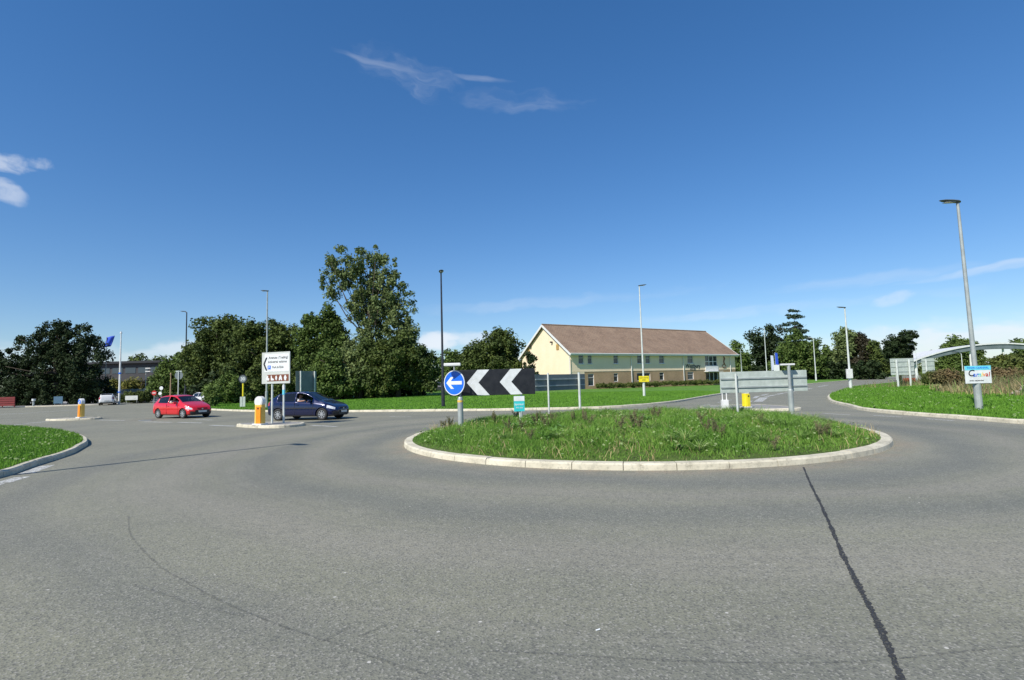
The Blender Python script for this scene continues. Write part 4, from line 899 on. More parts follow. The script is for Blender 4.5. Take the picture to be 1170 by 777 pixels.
b4 = at(304.5, 462, 44); b4.z = .15; Hh = height(305, 333, b4.x, b4.y)-b4.z
lamp('street_lamp', 'slim grey lamp post rising behind the white direction sign', b4, Hh, 0, 'galv', .075, 0, (.65, .28, .08), 1.3)
b5 = at(211.5, 452, 78); b5.z = .15; Hh = height(212.5, 357, b5.x, b5.y)-b5.z
lamp('street_lamp', 'dark lamp post in front of the tree behind the red hatchback', b5, Hh, 0, 'blackpost', .12, .25, (.8, .3, .1), 1.5)
for px, py, top, Y, lab, mt in [(876.5, 431, 376, 120, 'pale column left of the blue and white banners by the far road', 'galvlight'), (932.5, 434, 387, 110, 'pale far lamp with white head in front of the layered conifer', 'galvlight'), (847.5, 425, 399, 130, 'thin grey far lamp just right of the cream building', 'galv'), (953.5, 432.5, 416, 150, 'short far lamp at the back of the right hand road', 'galv'), (1101, 434, 404, 60, 'thin pale post left of the nearest lamp on the bank', 'galvlight'), (1049, 434, 395, 75, 'thin far lamp beside the end of the curved canopy', 'galvlight'), (1024.6, 430, 384, 110, 'far lamp seen above the large pale sign back', 'galvlight')]:
    p = at(px, py, Y); p.z = max(p.z, .12) if px < 1000 else zb(p); Hh = height(px, top, p.x, Y)-p.z
    lamp('street_lamp', lab, p, Hh, 0, mt, .1 if Y > 80 else .05, .3, (.9, .35, .12), 1.2, headmat='whitep' if px == 932.5 else 'lamphead')
# lamp out of frame whose shadow crosses the road at the left
tip = ground(333, 507.5); hd = Vector((SUNDIR.x, SUNDIR.y)).normalized(); Ls = 8.4/math.tan(SUN_EL)
bl_ = Vector((tip.x+hd.x*Ls, tip.y+hd.y*Ls, .1)); lamp('street_lamp', 'lamp post outside the left edge whose shadow crosses the road', bl_, 8.3, 2.4, 'galv', .085, .0, (.8, .3, .1), 1.3)
# flag poles and poles at far left
def pole(name, label, cat, px, py, top, Y, r_, mt, z=None):
    p = at(px, py, Y); p.z = .12 if z is None else z; t_ = thing(name, label, cat, p); h_ = height(px, top, p.x, Y)-p.z
    MB().tube([(0, 0, -.1), (0, 0, h_*.4), (0, 0, h_)], [r_, r_*.9, r_*.5], 10).build('pole', mt, t_)
    MB().tube([(0, 0, h_), (0, 0, h_+r_*2)], [r_*1.2, r_*.6], 8).build('finial', mt, t_); return t_, h_, p
t_, h_, p = pole('flag_pole', 'tall bare white pole beside the white car at the far left', 'pole', 136, 462, 381, 80, .14, 'whitep')
MB().tube([(0, 0, 1.6), (0, 0, 1.75)], .2, 10).tube([(0, 0, h_*.42), (0, 0, h_*.44)], .18, 10).build('collar', 'signblue', t_)
t_, h_, p = pole('flag_pole', 'pole with rippling blue flag at the right edge of the broad dark tree', 'flag pole', 119.5, 462, 386, 92, .07, 'galv')
fv = []; nn = 9
for i in range(nn):
    for j in range(7): fv.append((.05+i*.16-j*.1, .12*math.sin(i*.9+j*.3), h_+.1-j*.3+i*.03))
fl_ = MB().add(fv, [(i*7+j, (i+1)*7+j, (i+1)*7+j+1, i*7+j+1) for i in range(nn-1) for j in range(6)]).build('flag', 'blueflag', t_, smooth=True); fl_.modifiers.new('s', 'SOLIDIFY').thickness = .02
p = at(166, 456, 95); p.z = .12; t_ = thing('twin_lamp', 'short post with two white lamp heads before the dark flat building', 'lamp post', p); hh = height(166, 421, p.x, 95)-p.z
MB().tube([(0, 0, 0), (0, 0, hh)], .06, 8).build('column', 'galv', t_)
for k, dz_ in enumerate((0, -.55)): MB().box((.4, 0, hh+dz_), (.9, .35, .16)).build('lamp_head', 'whitep', t_, bevel=.04)
pole('timber_post', 'tan timber pole rising behind the roof of the red hatchback', 'post', 194.5, 460, 428, 66, .1, 'wood')

# ------------------------------------------------------------------ signs on the island
def zi(p): return float(zisl(np.array([[p[0], p[1]]]))[0])
def disc(r_, n=40, z=0): return [(r_*math.cos(2*math.pi*k/n), z+r_*math.sin(2*math.pi*k/n)) for k in range(n)]
Y0 = 16.5; p = at(526.5, 489, Y0); p.z = zi(p)
K = thing('keep_left_sign', 'round blue sign with white left arrow on a stout grey post, beside the chevron board', 'road sign', p, 0)
dcx = at(519, 437.5, Y0); cz = dcx.z-p.z; ctop = height(520, 418, dcx.x, Y0)-p.z; pt = height(526, 453.5, p.x, Y0)-p.z
MB().tube([(0, 0, -.2), (0, 0, pt-.1), (0, 0, pt-.04), (0, 0, pt)], [.085, .085, .075, .05], 16).build('post', 'galv', K)
MB().tube([(0, 0, pt-.16), (0, 0, pt-.1)], .087, 16).build('band', 'amber', K)
ox = dcx.x-p.x; RZ = -.5
MB().tube([(0, .06, pt-.3), (0, .06, cz)], .03, 8).tube([(0, .06, cz), (ox+.02, .06, cz)], .025, 8).tube([(ox, .06, cz-.1), (ox, .06, ctop)], .022, 8).tube([(ox, .06, ctop), (ox, -.2, ctop+.02)], .02, 8).build('bracket', 'galv', K)
D_ = thing('sign_face', '', '', (ox, 0, cz), RZ); D_.parent = K
for k_ in ('label', 'category', 'group'):
    if k_ in D_: del D_[k_]
bpy.data.objects.remove(D_)
MB().poly(disc(.375), 0, .02).build('sign_disc', 'signblue', K, loc=(ox, 0, cz)).rotation_euler.z = RZ
dd = [o for o in bpy.data.objects if o.parent == K and o.name.startswith('sign_disc')][0]
rim = MB(); n = 48; vs = []
for k in range(n):
    a = 2*math.pi*k/n
    for rr, yy in ((.355, -.004), (.378, -.004), (.378, .024), (.355, -.001)): vs.append((rr*math.cos(a), yy, rr*math.sin(a)))
rim.add(vs, [(i*4+j, ((i+1) % n)*4+j, ((i+1) % n)*4+(j+1) % 4, i*4+(j+1) % 4) for i in range(n) for j in range(4)]).build('rim', 'signwhite', dd)
ar = [(-.28, 0), (-.06, .19), (-.13, .19) if False else (-.02, .19), (-.13, .05), (.27, .05), (.27, -.05), (-.13, -.05), (-.02, -.19), (-.06-.06, -.19)]
ar = [(-.29, 0), (-.12, .18), (-.01, .18), (-.13, .052), (.28, .052), (.28, -.052), (-.13, -.052), (-.01, -.18), (-.12, -.18)]
MB().poly(ar, -.006, -.001).build('arrow', 'signwhite', dd)
MB().box((ox-.02, -.24, ctop+.03), (.5, .17, .09)).build('light_unit', 'whitep', K, bevel=.02)

Y1 = 17.1
def chev_frame(pl, pr, rz_guess=None): pass
pL, pR = at(514, 437.5, Y1), at(611.2, 436.3, Y1+.15)
cx = (pL+pR)/2; rz = math.atan2(pR.y-pL.y, pR.x-pL.x); wid = (pR-pL).length; z0 = zi(cx); hb_ = at(560, 451.6, Y1).z; ht_ = at(560, 422, Y1).z
Cn = thing('chevron_sign', 'black board with two white left pointing chevrons facing the camera', 'road sign', (cx.x, cx.y, z0), rz)
bh = ht_-hb_; zc = (ht_+hb_)/2-z0
bd = MB().box((0, 0, zc), (wid, .03, bh)).build('board', 'signblack', Cn, bevel=.006)
mpp = wid/97.2
for tipx in (533.3, 570.8):
    x_ = (tipx-562.6)*mpp; a_, th_ = bh*.49*.86, 13.2*mpp; h2 = bh*.495
    MB().poly([(x_, 0), (x_+.41*bh*1.02, h2), (x_+.41*bh*1.02+th_*1.02, h2), (x_+th_, 0), (x_+.41*bh*1.02+th_*1.02, -h2), (x_+.41*bh*1.02, -h2)], -.021, -.0165, (0, zc)).build('chevron', 'signwhite', bd)
for q_ in (526.8, 595.3): xq = (q_-562.6)*mpp; MB().tube([(xq, .06, -.2), (xq, .06, zc+bh*.4)], .03, 10).build('post', 'galv', Cn)
for s_ in (-1, 1): MB().box((0, .03, zc+s_*bh*.28), (wid*.96, .03, .05)).build('rail', 'galv', Cn)

Y2 = 16.4; p = at(594.8, 490, Y2); p.z = zi(p); S_ = thing('small_notice_sign', 'small turquoise and white notice on a thin white post under the chevron board', 'sign', p)
ty, by = height(594, 452.5, p.x, Y2)-p.z, height(594, 470, p.x, Y2)-p.z
MB().tube([(0, .02, -.2), (0, .02, ty-.05)], .027, 10).build('post', 'galvlight', S_)
pn = MB().box((-.02, -.02, (ty+by)/2), (.32, .015, ty-by)).build('panel', 'teal', S_, bevel=.003)
MB().box((-.02, -.03, ty-.075), (.318, .006, .145)).build('header', 'signwhite', pn)
text('lettering', 'Sponsor', .085, 'signwhite', pn, (-.02, -.03, (ty+by)/2-.06), 'CENTER', bold=.001); text('lettering', 'this site', .065, 'signwhite', pn, (-.02, -.03, (ty+by)/2-.15), 'CENTER')

def board_back(name, label, cx, rz, wid, h_, zc, posts, rails, mat, z0, postr=.04, over=.05, group=None, postm='galvlight', post_tops=None):
    t_ = thing(name, label, 'road sign', (cx[0], cx[1], z0), rz, group)
    MB().box((0, 0, zc), (wid, .025, h_)).build('board', mat, t_, bevel=.006)
    for r_ in rails: MB().box((0, -.03, zc+h_*r_), (wid*.985, .035, .045)).build('rail', 'galv', t_)
    for i, (x_, rr) in enumerate(posts): MB().tube([(x_, -.05-rr, -.25), (x_, -.05-rr, (post_tops[i] if post_tops else zc+h_/2+over))], rr, 12).build('post', postm, t_)
    return t_
Y3 = 18.2
pL, pR = at(822.5, 436, Y3), at(922, 435, Y3); cc = (pL+pR)/2; ht_, hb_ = at(872, 424, Y3).z, at(872, 448, Y3).z
z0 = zi(cc)-.1; wid = pR.x-pL.x; x839, x903 = at(840, 440, Y3).x-cc.x, at(904, 440, Y3).x-cc.x
BB = board_back('chevron_sign', 'pale grey green back of a long road sign board at the right of the island', cc, 0, wid, ht_-hb_, (ht_+hb_)/2-z0, [(x839, .035)], (.17, -.24), 'boardback', z0, over=-.06)
# second keep-left sign seen from behind, its stout post in front of that board
p = at(904.5, 470, Y3-.22); p.z = z0; K2 = thing('keep_left_sign', 'stout grey sign post with T shaped light unit, seen from behind at the right board', 'road sign', p)
pt = height(903, 446, p.x, p.y)-z0; tp = height(903, 417.5, p.x, p.y)-z0
MB().tube([(0, 0, -.2), (0, 0, pt), (0, 0, pt+.05), (0, 0, tp)], [.085, .085, .05, .05], 14).build('post', 'galv', K2)
MB().box((-.03, .02, tp+.03), (.45, .14, .06)).build('light_unit', 'whitep', K2, bevel=.015)
Y4 = 21.5; pl_, pr_ = at(611, 436, 20.9), at(668, 436, 22.9)
dv = Vector((pr_.x-pl_.x, pr_.y-pl_.y)); cc = (pl_+pr_)/2; ht_, hb_ = at(640, 427.5, Y4).z, at(640, 446, Y4).z
z0 = zi(cc)-.05; 
t_ = board_back('chevron_sign', 'dark grey back of a long sign board right of the black and white chevrons', cc, math.atan2(dv.y, dv.x), dv.length, ht_-hb_, (ht_+hb_)/2-z0, [(-dv.length*.28, .035), (dv.length*.34, .05)], (.2, -.2), 'boardbackdark', z0, over=.06)

# direction sign on the refuge
Yd = 24.4; pl_, pr_ = at(299.5, 420, Yd+.25), at(331.5, 420, Yd-.25); cc = (pl_+pr_)/2; dv = pr_-pl_; rz = math.atan2(dv.y, dv.x); w_ = Vector((dv.x, dv.y)).length
ht_, hb_ = at(315, 402.3, Yd).z, at(315, 438.3, Yd).z; h_ = ht_-hb_; z0 = .115
DS = thing('direction_sign', 'white direction sign with black left arrow and brown symbol strip on the refuge', 'road sign', (cc.x, cc.y, z0), rz); zc = (ht_+hb_)/2-z0
bd = MB().box((0, 0, zc), (w_, .03, h_)).build('board', 'signgrey', DS, bevel=.006)
wp = MB().box((w_*.035, -.019, zc+h_*.16), (w_*.87, .006, h_*.56)).build('white_panel', 'signwhite', bd)
bp = MB().box((w_*.08, -.019, zc-h_*.32), (w_*.76, .006, h_*.21)).build('brown_panel', 'brown', bd)
X = lambda f_: (f_-.5)*w_; Z = lambda f_: zc+(f_-.5)*h_
cw = w_*.045
MB().poly([(X(.06), Z(.63)), (X(.15), Z(.84)), (X(.205), Z(.84)), (X(.115), Z(.63)), (X(.205), Z(.42)), (X(.15), Z(.42))], -.027, -.0225).build('arrow', 'signblack', bd)
text('lettering', 'Avenues (Trading)', h_*.115, 'signblack', bd, (X(.25), -.024, Z(.765)), sx=.88, bold=.0015)
text('lettering', 'Industrial estates', h_*.115, 'signblack', bd, (X(.22), -.024, Z(.635)), sx=.95, bold=.0015)
sq = MB().box((X(.27), -.025, Z(.52)), (w_*.11, .006, h_*.12)).build('parking_symbol', 'signblue', bd); text('lettering', 'P', h_*.11, 'signwhite', sq, (X(.27), -.030, Z(.46)), 'CENTER', bold=.002)
text('lettering', 'Park & Ride', h_*.105, 'signblack', bd, (X(.38), -.024, Z(.465)), sx=.88, bold=.001)
# tourist symbols: steam train, shoe, leaf, fountain arch, castle-like tower, all plain white pictograms
icons = [[(.13, -.07), (.13, .02), (.16, .02), (.16, .07), (.21, .07), (.21, .0), (.25, .0), (.25, -.07)], [(.31, .07), (.34, .07), (.35, 0), (.42, -.03), (.42, -.07), (.31, -.07)], [(.5, -.07), (.47, -.02), (.48, .05), (.52, .07), (.54, .0), (.52, -.07)], [(.6, -.07), (.61, .0), (.64, .07), (.68, .07), (.71, 0), (.72, -.07), (.68, -.07), (.66, -.02), (.64, -.07)], [(.81, -.08), (.78, 0), (.8, .05), (.83, .08), (.86, .05), (.88, 0), (.85, -.08)]]
im = MB()
for ic in icons: im.poly([(X(.03+a*.98), Z(.18+c*1.1)) for a, c in ic], -.028, -.0225)
im.build('symbols', 'signwhite', bd)
for px in (308.3, 325.6):
    q = at(px, 450, Yd); xl = (Vector((q.x, q.y))-Vector((cc.x, cc.y))).dot(Vector((math.cos(rz), math.sin(rz)))); MB().tube([(xl, .06, -.1), (xl, .06, zc+h_*.45)], .045, 12).build('post', 'galvlight', DS)
    if px > 320:
        MB().tube([(xl, .06, zc-h_*.5-.28), (xl, .06, zc-h_*.5-.08)], .062, 14).build('sleeve', 'signwhite', DS); MB().tube([(xl, .06, zc-h_*.5-.5), (xl, .06, zc-h_*.5-.28)], .06, 14).build('sleeve', 'cyan', DS)
def bollard(name, label, px, py, z, arrow, rz, bodym='amber', sidem='orange', H_=1.1, w=.4, d=.3, group='illuminated bollards', Y=None):
    p = ground(px, py, z) if Y is None else at(px, py, Y); p.z = z; t_ = thing(name, label, 'bollard', p, rz, group)
    MB().box((0, 0, .03), (w+.1, d+.1, .07)).build('base', 'whitep', t_, bevel=.015)
    bh_ = H_-w*.55
    mb = MB(); vs = []
    for z_, s_ in ((.065, 1.0), (bh_*.5, .98), (bh_, .95)):
        for k in range(16):
            a = 2*math.pi*k/16; c_, s2 = math.cos(a), math.sin(a); e_ = .5; vs.append((math.copysign(abs(c_)**e_, c_)*w/2*s_, math.copysign(abs(s2)**e_, s2)*d/2*s_, z_))
    mb.add(vs, [(i*16+k, i*16+(k+1) % 16, (i+1)*16+(k+1) % 16, (i+1)*16+k) for i in range(2) for k in range(16)]+[tuple(32+k for k in range(16))]).build('body', bodym, t_, smooth=False)
    MB().box((w*.12, -d/2-.004, bh_*.5), (w*.62, .02, bh_*.84)).build('front_panel', sidem, t_, bevel=.01)
    hd = MB().poly(disc(w*.54, 32, bh_+w*.32), -d*.36, d*.36).build('lamp_disc', 'whitep', t_, bevel=.02)
    fc = MB().poly(disc(w*.42, 32, bh_+w*.32), -d*.36-.012, -d*.36-.006)
    fc.build('face', 'signblue' if arrow else 'signwhite', hd)
    if arrow:
        s2 = w*.3; c0 = bh_+w*.32; ar2 = [(-.9*s2, -.9*s2), (-.9*s2, .2*s2), (-.5*s2, -.15*s2), (.6*s2, .9*s2), (.9*s2, .6*s2), (-.15*s2, -.5*s2), (.2*s2, -.9*s2)]
        MB().poly(ar2, -d*.36-.018, -d*.36-.0125, (0, c0)).build('arrow', 'signwhite', hd)
    else: MB().box((w*.12, -d/2-.018, bh_*.82), (.07, .01, .07)).build('marker', 'signblack', t_)
    return t_
bollard('bollard', 'orange bollard with plain white round top beside the direction sign', 297, 485.5, .115, False, -.35, 'amber', 'orange', 1.1, .42)
bollard('bollard', 'orange bollard with blue arrow face on the far left refuge', 92.5, 477.5, .115, True, -.5, 'amber', 'orange', 1.12, .42, group='illuminated bollards')
bollard('bollard', 'plain yellow bollard under the long pale sign back', 852.5, 463, .115, False, .3, 'yellow', 'yellow', .86, .3, group=None, Y=26.6)
# white frame with cabinet on the right refuge
p = at(828.5, 467.5, 26.2); p.z = .115; t_ = thing('white_frame_post', 'pair of white tubes over a white box on the refuge under the sign back', 'sign frame', p)
for s_ in (-1, 1): MB().tube([(s_*.1, 0, .4), (s_*.1, 0, 1.45)], .025, 8).build('tube', 'whitep', t_)
MB().box((0, 0, .22), (.3, .22, .42)).build('cabinet', 'whitep', t_, bevel=.01); MB().box((0, -.01, 1.5), (.3, .03, .25)).build('plate', 'signwhite', t_)

# signs beyond
Y5 = 43; pl_, pr_ = at(338, 435, Y5-.3), at(361.5, 435, Y5+1.6); cc = (pl_+pr_)/2; dv = pr_-pl_; z0 = .15; ht_, hb_ = at(350, 424, Y5+.6).z, at(350, 446.5, Y5+.6).z
W5 = Vector((dv.x, dv.y)).length
board_back('direction_board', 'dark grey back of an upright sign on two posts behind the blue hatchback', cc, math.atan2(dv.y, dv.x), W5, ht_-hb_, (ht_+hb_)/2-z0, [(-W5*.32, .06), (W5*.36, .06)], (), 'boardbackdark', z0, over=.0)
p = at(277.5, 464.5, 47); p.z = zl(p)
t_ = thing('speed_sign', 'small round speed sign with yellow band and plate at the lawn edge', 'road sign', p); tz = height(277.5, 433, p.x, 47)-p.z
MB().tube([(0, 0, -.1), (0, 0, tz+.2)], .045, 8).build('post', 'galvlight', t_); MB().tube([(0, 0, tz-1.5), (0, 0, tz-.35)], .07, 8).build('yellow_sleeve', 'yellow', t_)
dk = MB().poly(disc(.38, 28, tz), -.07, -.05).build('sign_disc', 'signblack', t_); MB().poly(disc(.3, 28, tz), -.078, -.071).build('face', 'boardbackdark', dk); text('lettering', '30', .38, 'signwhite', dk, (0, -.08, tz-.2), 'CENTER', bold=.004)
MB().box((-.13, -.06, tz-1.95), (.2, .02, .85)).box((.13, -.06, tz-1.95), (.2, .02, .85)).build('plate', 'boardback', t_)
p = at(203.7, 460, 66); p.z = .12; t_ = thing('round_sign', 'round grey sign back on a pale post behind the red hatchback roof', 'road sign', p); tz = height(203.7, 429, p.x, 66)-p.z
MB().tube([(0, -.06, 0), (0, -.06, tz+.6)], .06, 8).build('post', 'galvlight', t_); MB().poly(disc(.5, 28, tz), 0, .03).build('sign_disc', 'boardbackdark', t_); MB().box((0, -.02, tz+.5), (.75, .03, .15)).build('plate', 'boardback', t_)
p = at(175.8, 462, 76); p.z = .12; t_ = thing('no_entry_sign', 'small red no entry sign on a post right of the clipped hedge', 'road sign', p); tz = height(175.8, 449, p.x, 76)-p.z
MB().tube([(0, .03, 0), (0, .03, tz)], .04, 8).build('post', 'galv', t_); dk = MB().poly(disc(.34, 28, tz), -.02, 0).build('sign_disc', 'red', t_); MB().box((0, -.026, tz), (.46, .008, .11)).build('bar', 'signwhite', dk)
p = at(184, 460, 72); p.z = .12; t_ = thing('white_sign', 'two small white signs one above the other left of the tan timber pole', 'road sign', p)
for k, (py_, s_) in enumerate(((443.5, .4), (449.5, .36))): tz = height(184, py_, p.x, 72)-p.z; MB().poly(disc(s_/2+.04, 20, tz), -.03-.003*k, 0, (-.15*k, 0)).build('sign_disc', 'signwhite', t_)
MB().tube([(0, .03, 0), (0, .03, tz+.9)], .035, 8).build('post', 'galv', t_)
# large sign backs on the right bank
for (a, c, top, bot, Y, posts, lab) in [(1017.5, 1044.5, 409.5, 428.5, 52, (1023.6, 1038), 'larger pale sign back on two posts in front of the pine'), (1053.5, 1068, 409.5, 426.5, 62, (1057.5,), 'smaller pale sign back under the end of the curved canopy')]:
    pl_, pr_ = at(a, 420, Y), at(c, 420, Y); cc = (pl_+pr_)/2; z0 = zb(cc); ht_, hb_ = at((a+c)/2, top, Y).z, at((a+c)/2, bot, Y).z
    board_back('large_sign_board', lab, cc, 0, (pr_-pl_).x, ht_-hb_, (ht_+hb_)/2-z0, [(at(q_, 420, Y).x-cc.x, .09) for q_ in posts], (.3, .0, -.3), 'boardback', z0, over=-.1, group='large sign backs on the right bank')
# roadworks barriers
p = at(1046, 433, 60); t_ = thing('road_barrier', 'red and white plastic barrier beside the larger pale sign back', 'barrier', (p.x, p.y, zb(p)), .2)
for k in range(4): MB().box((-1.2+k*.8, 0, .42), (.72, .1, .55)).build('barrier_panel', 'red' if k != 2 else 'signwhite', t_, bevel=.02)
MB().box((0, 0, .06), (3.2, .45, .1)).build('foot', 'rubber', t_)
# things at the far left
p = at(66.5, 462, 78.5); p.z = .12; t_ = thing('blue_sign', 'low pale blue sign panel coloured as if shaded, under the broad dark tree', 'sign', p); zt, zb_ = height(66, 453, p.x, p.y)-p.z, height(66, 461, p.x, p.y)-p.z
MB().box((0, -.03, (zt+zb_)/2), (1.3, .03, zt-zb_)).build('panel', 'blueshade', t_)
for s_ in (-1, 1): MB().tube([(s_*.5, .02, 0), (s_*.5, .02, zt)], .03, 8).build('post', 'galv', t_)
p = at(38, 467, 76.8); p.z = .12; t_ = thing('marker_post', 'short white capped marker post at the foot of the broad dark tree', 'post', p); MB().tube([(0, 0, 0), (0, 0, .75)], .12, 10).build('post', 'galv', t_); MB().tube([(0, 0, .75), (0, 0, 1.05)], .22, 10).build('cap', 'signwhite', t_)
p = at(2, 468, 76.8); p.z = .12; t_ = thing('red_barrier', 'low red slatted barrier at the left frame edge under the broad tree', 'barrier', p)
for k in range(4): MB().box((0, 0, .3+k*.32), (3.6, .08, .27)).build('slat', 'redshade', t_)
for s_ in (-1.7, 0, 1.7): MB().box((s_, .08, .7), (.12, .08, 1.4)).build('post', 'redshade', t_)
# clipped hedge block with a sign
p = at(153.5, 463, 84); p.z = .12; hz = height(153, 447.5, p.x, 84)-p.z; hw_ = 29/FPX*84; hb = [(x_, y_, hz*.5, .45, .45, hz*.5-.1) for x_ in np.linspace(-hw_/2+.3, hw_/2-.3, 7) for y_ in (-.4, .4, 1.)]
me, _ = crown_mesh('clipped_hedge', hb, 230, 80, .12, 95, (.25, .42), 1, .3); o = link('clipped_hedge', me, 'hedge'); o.location = p; tag(o, 'square clipped hedge with a pale sign in front, right of the white pole', 'hedge')
t_ = thing('hedge_sign', 'pale grey name board standing against the square clipped hedge', 'sign', (p.x+.3, p.y-1.1, .12)); MB().box((0, 0, hz*.45), (1.9, .04, .65)).build('panel', 'signgrey', t_)
for s_ in (-.8, .8): MB().tube([(s_, .04, 0), (s_, .04, hz*.55)], .035, 8).build('post', 'galv', t_)
for i, (px, w_, m_, lab) in enumerate([(148, 10, 'lf_yel', 'yellow green rounded bush left, before the dark flat building'), (160, 9, 'lf_yel', 'yellow green rounded bush right, before the dark flat building'), (134, 9, 'lf_yel', 'yellow green rounded bush beside the tall white pole'), (170, 6, 'lf_red', 'reddish rounded bush below the twin headed lamp')]):
    tree('rounded_bush', lab, px, 449, 100, [(px, 441, w_, 7)], m_, 34, 80, .2, 100+i, 'bushes before the dark flat building', cat='bush', cr=(.5, .9), fill=.4, z=.12, trunk=False)
# palisade fence
fp0, fp1 = at(112, 455, 96), at(196, 455, 92); d = fp1-fp0; Lf = Vector((d.x, d.y)).length
F_ = thing('metal_fence', 'long grey railing fence behind the white car and clipped hedge', 'fence', (fp0.x, fp0.y, .12), math.atan2(d.y, d.x)); fh = height(150, 444.5, at(150, 450, 94).x, 94)-.12
mb = MB()
for k in range(int(Lf/.17)): mb.box((k*.17, 0, fh/2+.05), (.07, .02, fh-.1))
mb.build('pales', 'boardback', F_); MB().box((Lf/2, .03, fh*.85), (Lf, .04, .06)).box((Lf/2, .03, fh*.15), (Lf, .04, .06)).build('rail', 'galv', F_)
mb = MB()
for k in range(int(Lf/2.5)+1): mb.box((k*2.5, .06, fh/2), (.1, .08, fh+.1))
mb.build('posts', 'galv', F_)
# dark flat building
a, c = at(96, 450, 122), at(200, 450, 122); z1_ = at(150, 415, 122).z
B2 = thing('flat_building', 'dark low flat roofed building with ribbon windows behind the yellow bushes', 'building', ((a.x+c.x)/2, 122, .0), 0); Wb = c.x-a.x
M['darkclad'] = pmat('dark_cladding', (.05, .045, .045), (.035, .035, .04), 1, .7)
MB().box((0, 6, z1_/2), (Wb, 12, z1_)).build('wall', 'darkclad', B2); MB().box((0, 5.8, z1_+.2), (Wb+1.6, 13.4, .5)).build('roof', 'darktrim', B2)
for k in range(7): MB().box((-Wb/2+1.6+k*(Wb-3)/6, -.04, z1_-1.6), ((Wb-3)/6*.8, .06, 1.3)).build('window', 'wglass', B2)

# curved canopy on the right
Yc = 75; xs = np.linspace(1044, 1250, 26); def_top = lambda x: 412-20.5*math.sin(math.pi*min(1, max(0, (x-1044)/206.)))**.85*1.0
CA = thing('curved_canopy', 'long arched white canopy roof on slim posts above the right bank', 'canopy', (at(1044, 412, Yc).x, Yc, 1.2), 0)
ox_, oz_ = CA.location.x, 1.2; top = MB(); und = MB(); V = []; V2 = []
for x in xs:
    q = at(x, def_top(x)+.0, Yc); t_n = (x-1044)/206; th = .55+.25*(1-abs(2*t_n-1))
    sk = q.x/Yc; zr = (q.z-EYE)/Yc
    for yy, dz2 in ((0, 0), (7, .9*abs(2*t_n-1)**3+.02)): V += [(q.x-ox_+sk*yy, yy, q.z-oz_+dz2+.3*(yy > 0)), (q.x-ox_+sk*yy, yy, q.z-oz_+dz2-.18+.3*(yy > 0))]
    for yy in (.15, 1.2): V2 += [(q.x-ox_+sk*yy, yy, q.z-oz_-.19), (q.x-ox_+sk*yy, yy, q.z-oz_-.2-th*.8)]
def arc(V, n):
    f = []
    for i in range(n-1):
        a = i*4; c = a+4; f += [(a, c, c+2, a+2), (a+1, a+3, c+3, c+1), (a, a+1, c+1, c), (a+2, c+2, c+3, a+3)]
    return f+[(0, 2, 3, 1), ((n-1)*4, (n-1)*4+1, (n-1)*4+3, (n-1)*4+2)]
MB().add(V, arc(V, 26)).build('roof', 'whitep', CA); MB().add(V2, arc(V2, 26)).build('fascia_beam', 'boardbackdark', CA)
for px in (1049.5, 1112, 1150, 1200):
    q = at(px, def_top(px)+5, Yc); MB().tube([(q.x-ox_, .6, -1), (q.x-ox_, .6, q.z-oz_)], .12, 8).build('column', 'whitep', CA)
# banners by the far road
for px, m_, lab, h0, h1 in [(882, 'whiteflag', 'pale blue feather banner left of the white banner by the far road', 406, 431), (887, 'blueflag', 'dark blue and white tall banner by the far road', 403, 431)]:
    p = at(px, h1, 105); t_ = thing('banner', lab, 'banner', (p.x, 105, p.z), 0, 'banners by the far road'); hh = height(px, h0, p.x, 105)-p.z
    MB().tube([(0, 0, 0), (0, 0, hh)], .04, 6).build('pole', 'galv', t_); MB().poly([(0, hh), (.5, hh-.1), (.62, hh*.35), (0, hh*.3)], -.01, .01).build('fabric', m_, t_)
p = at(888, 432, 104); t_ = thing('white_board', 'white notice board with blue foot below the banners', 'sign', (p.x, 104, p.z)); zt = height(888, 416, p.x, 104)-p.z
MB().box((0, 0, zt-.9), (1.1, .06, 1.5)).build('panel', 'signwhite', t_); MB().box((0, 0, zt-1.85), (1.1, .05, .35)).build('foot_panel', 'signblue', t_); MB().tube([(0, .08, 0), (0, .08, zt)], .05, 8).build('post', 'galv', t_)

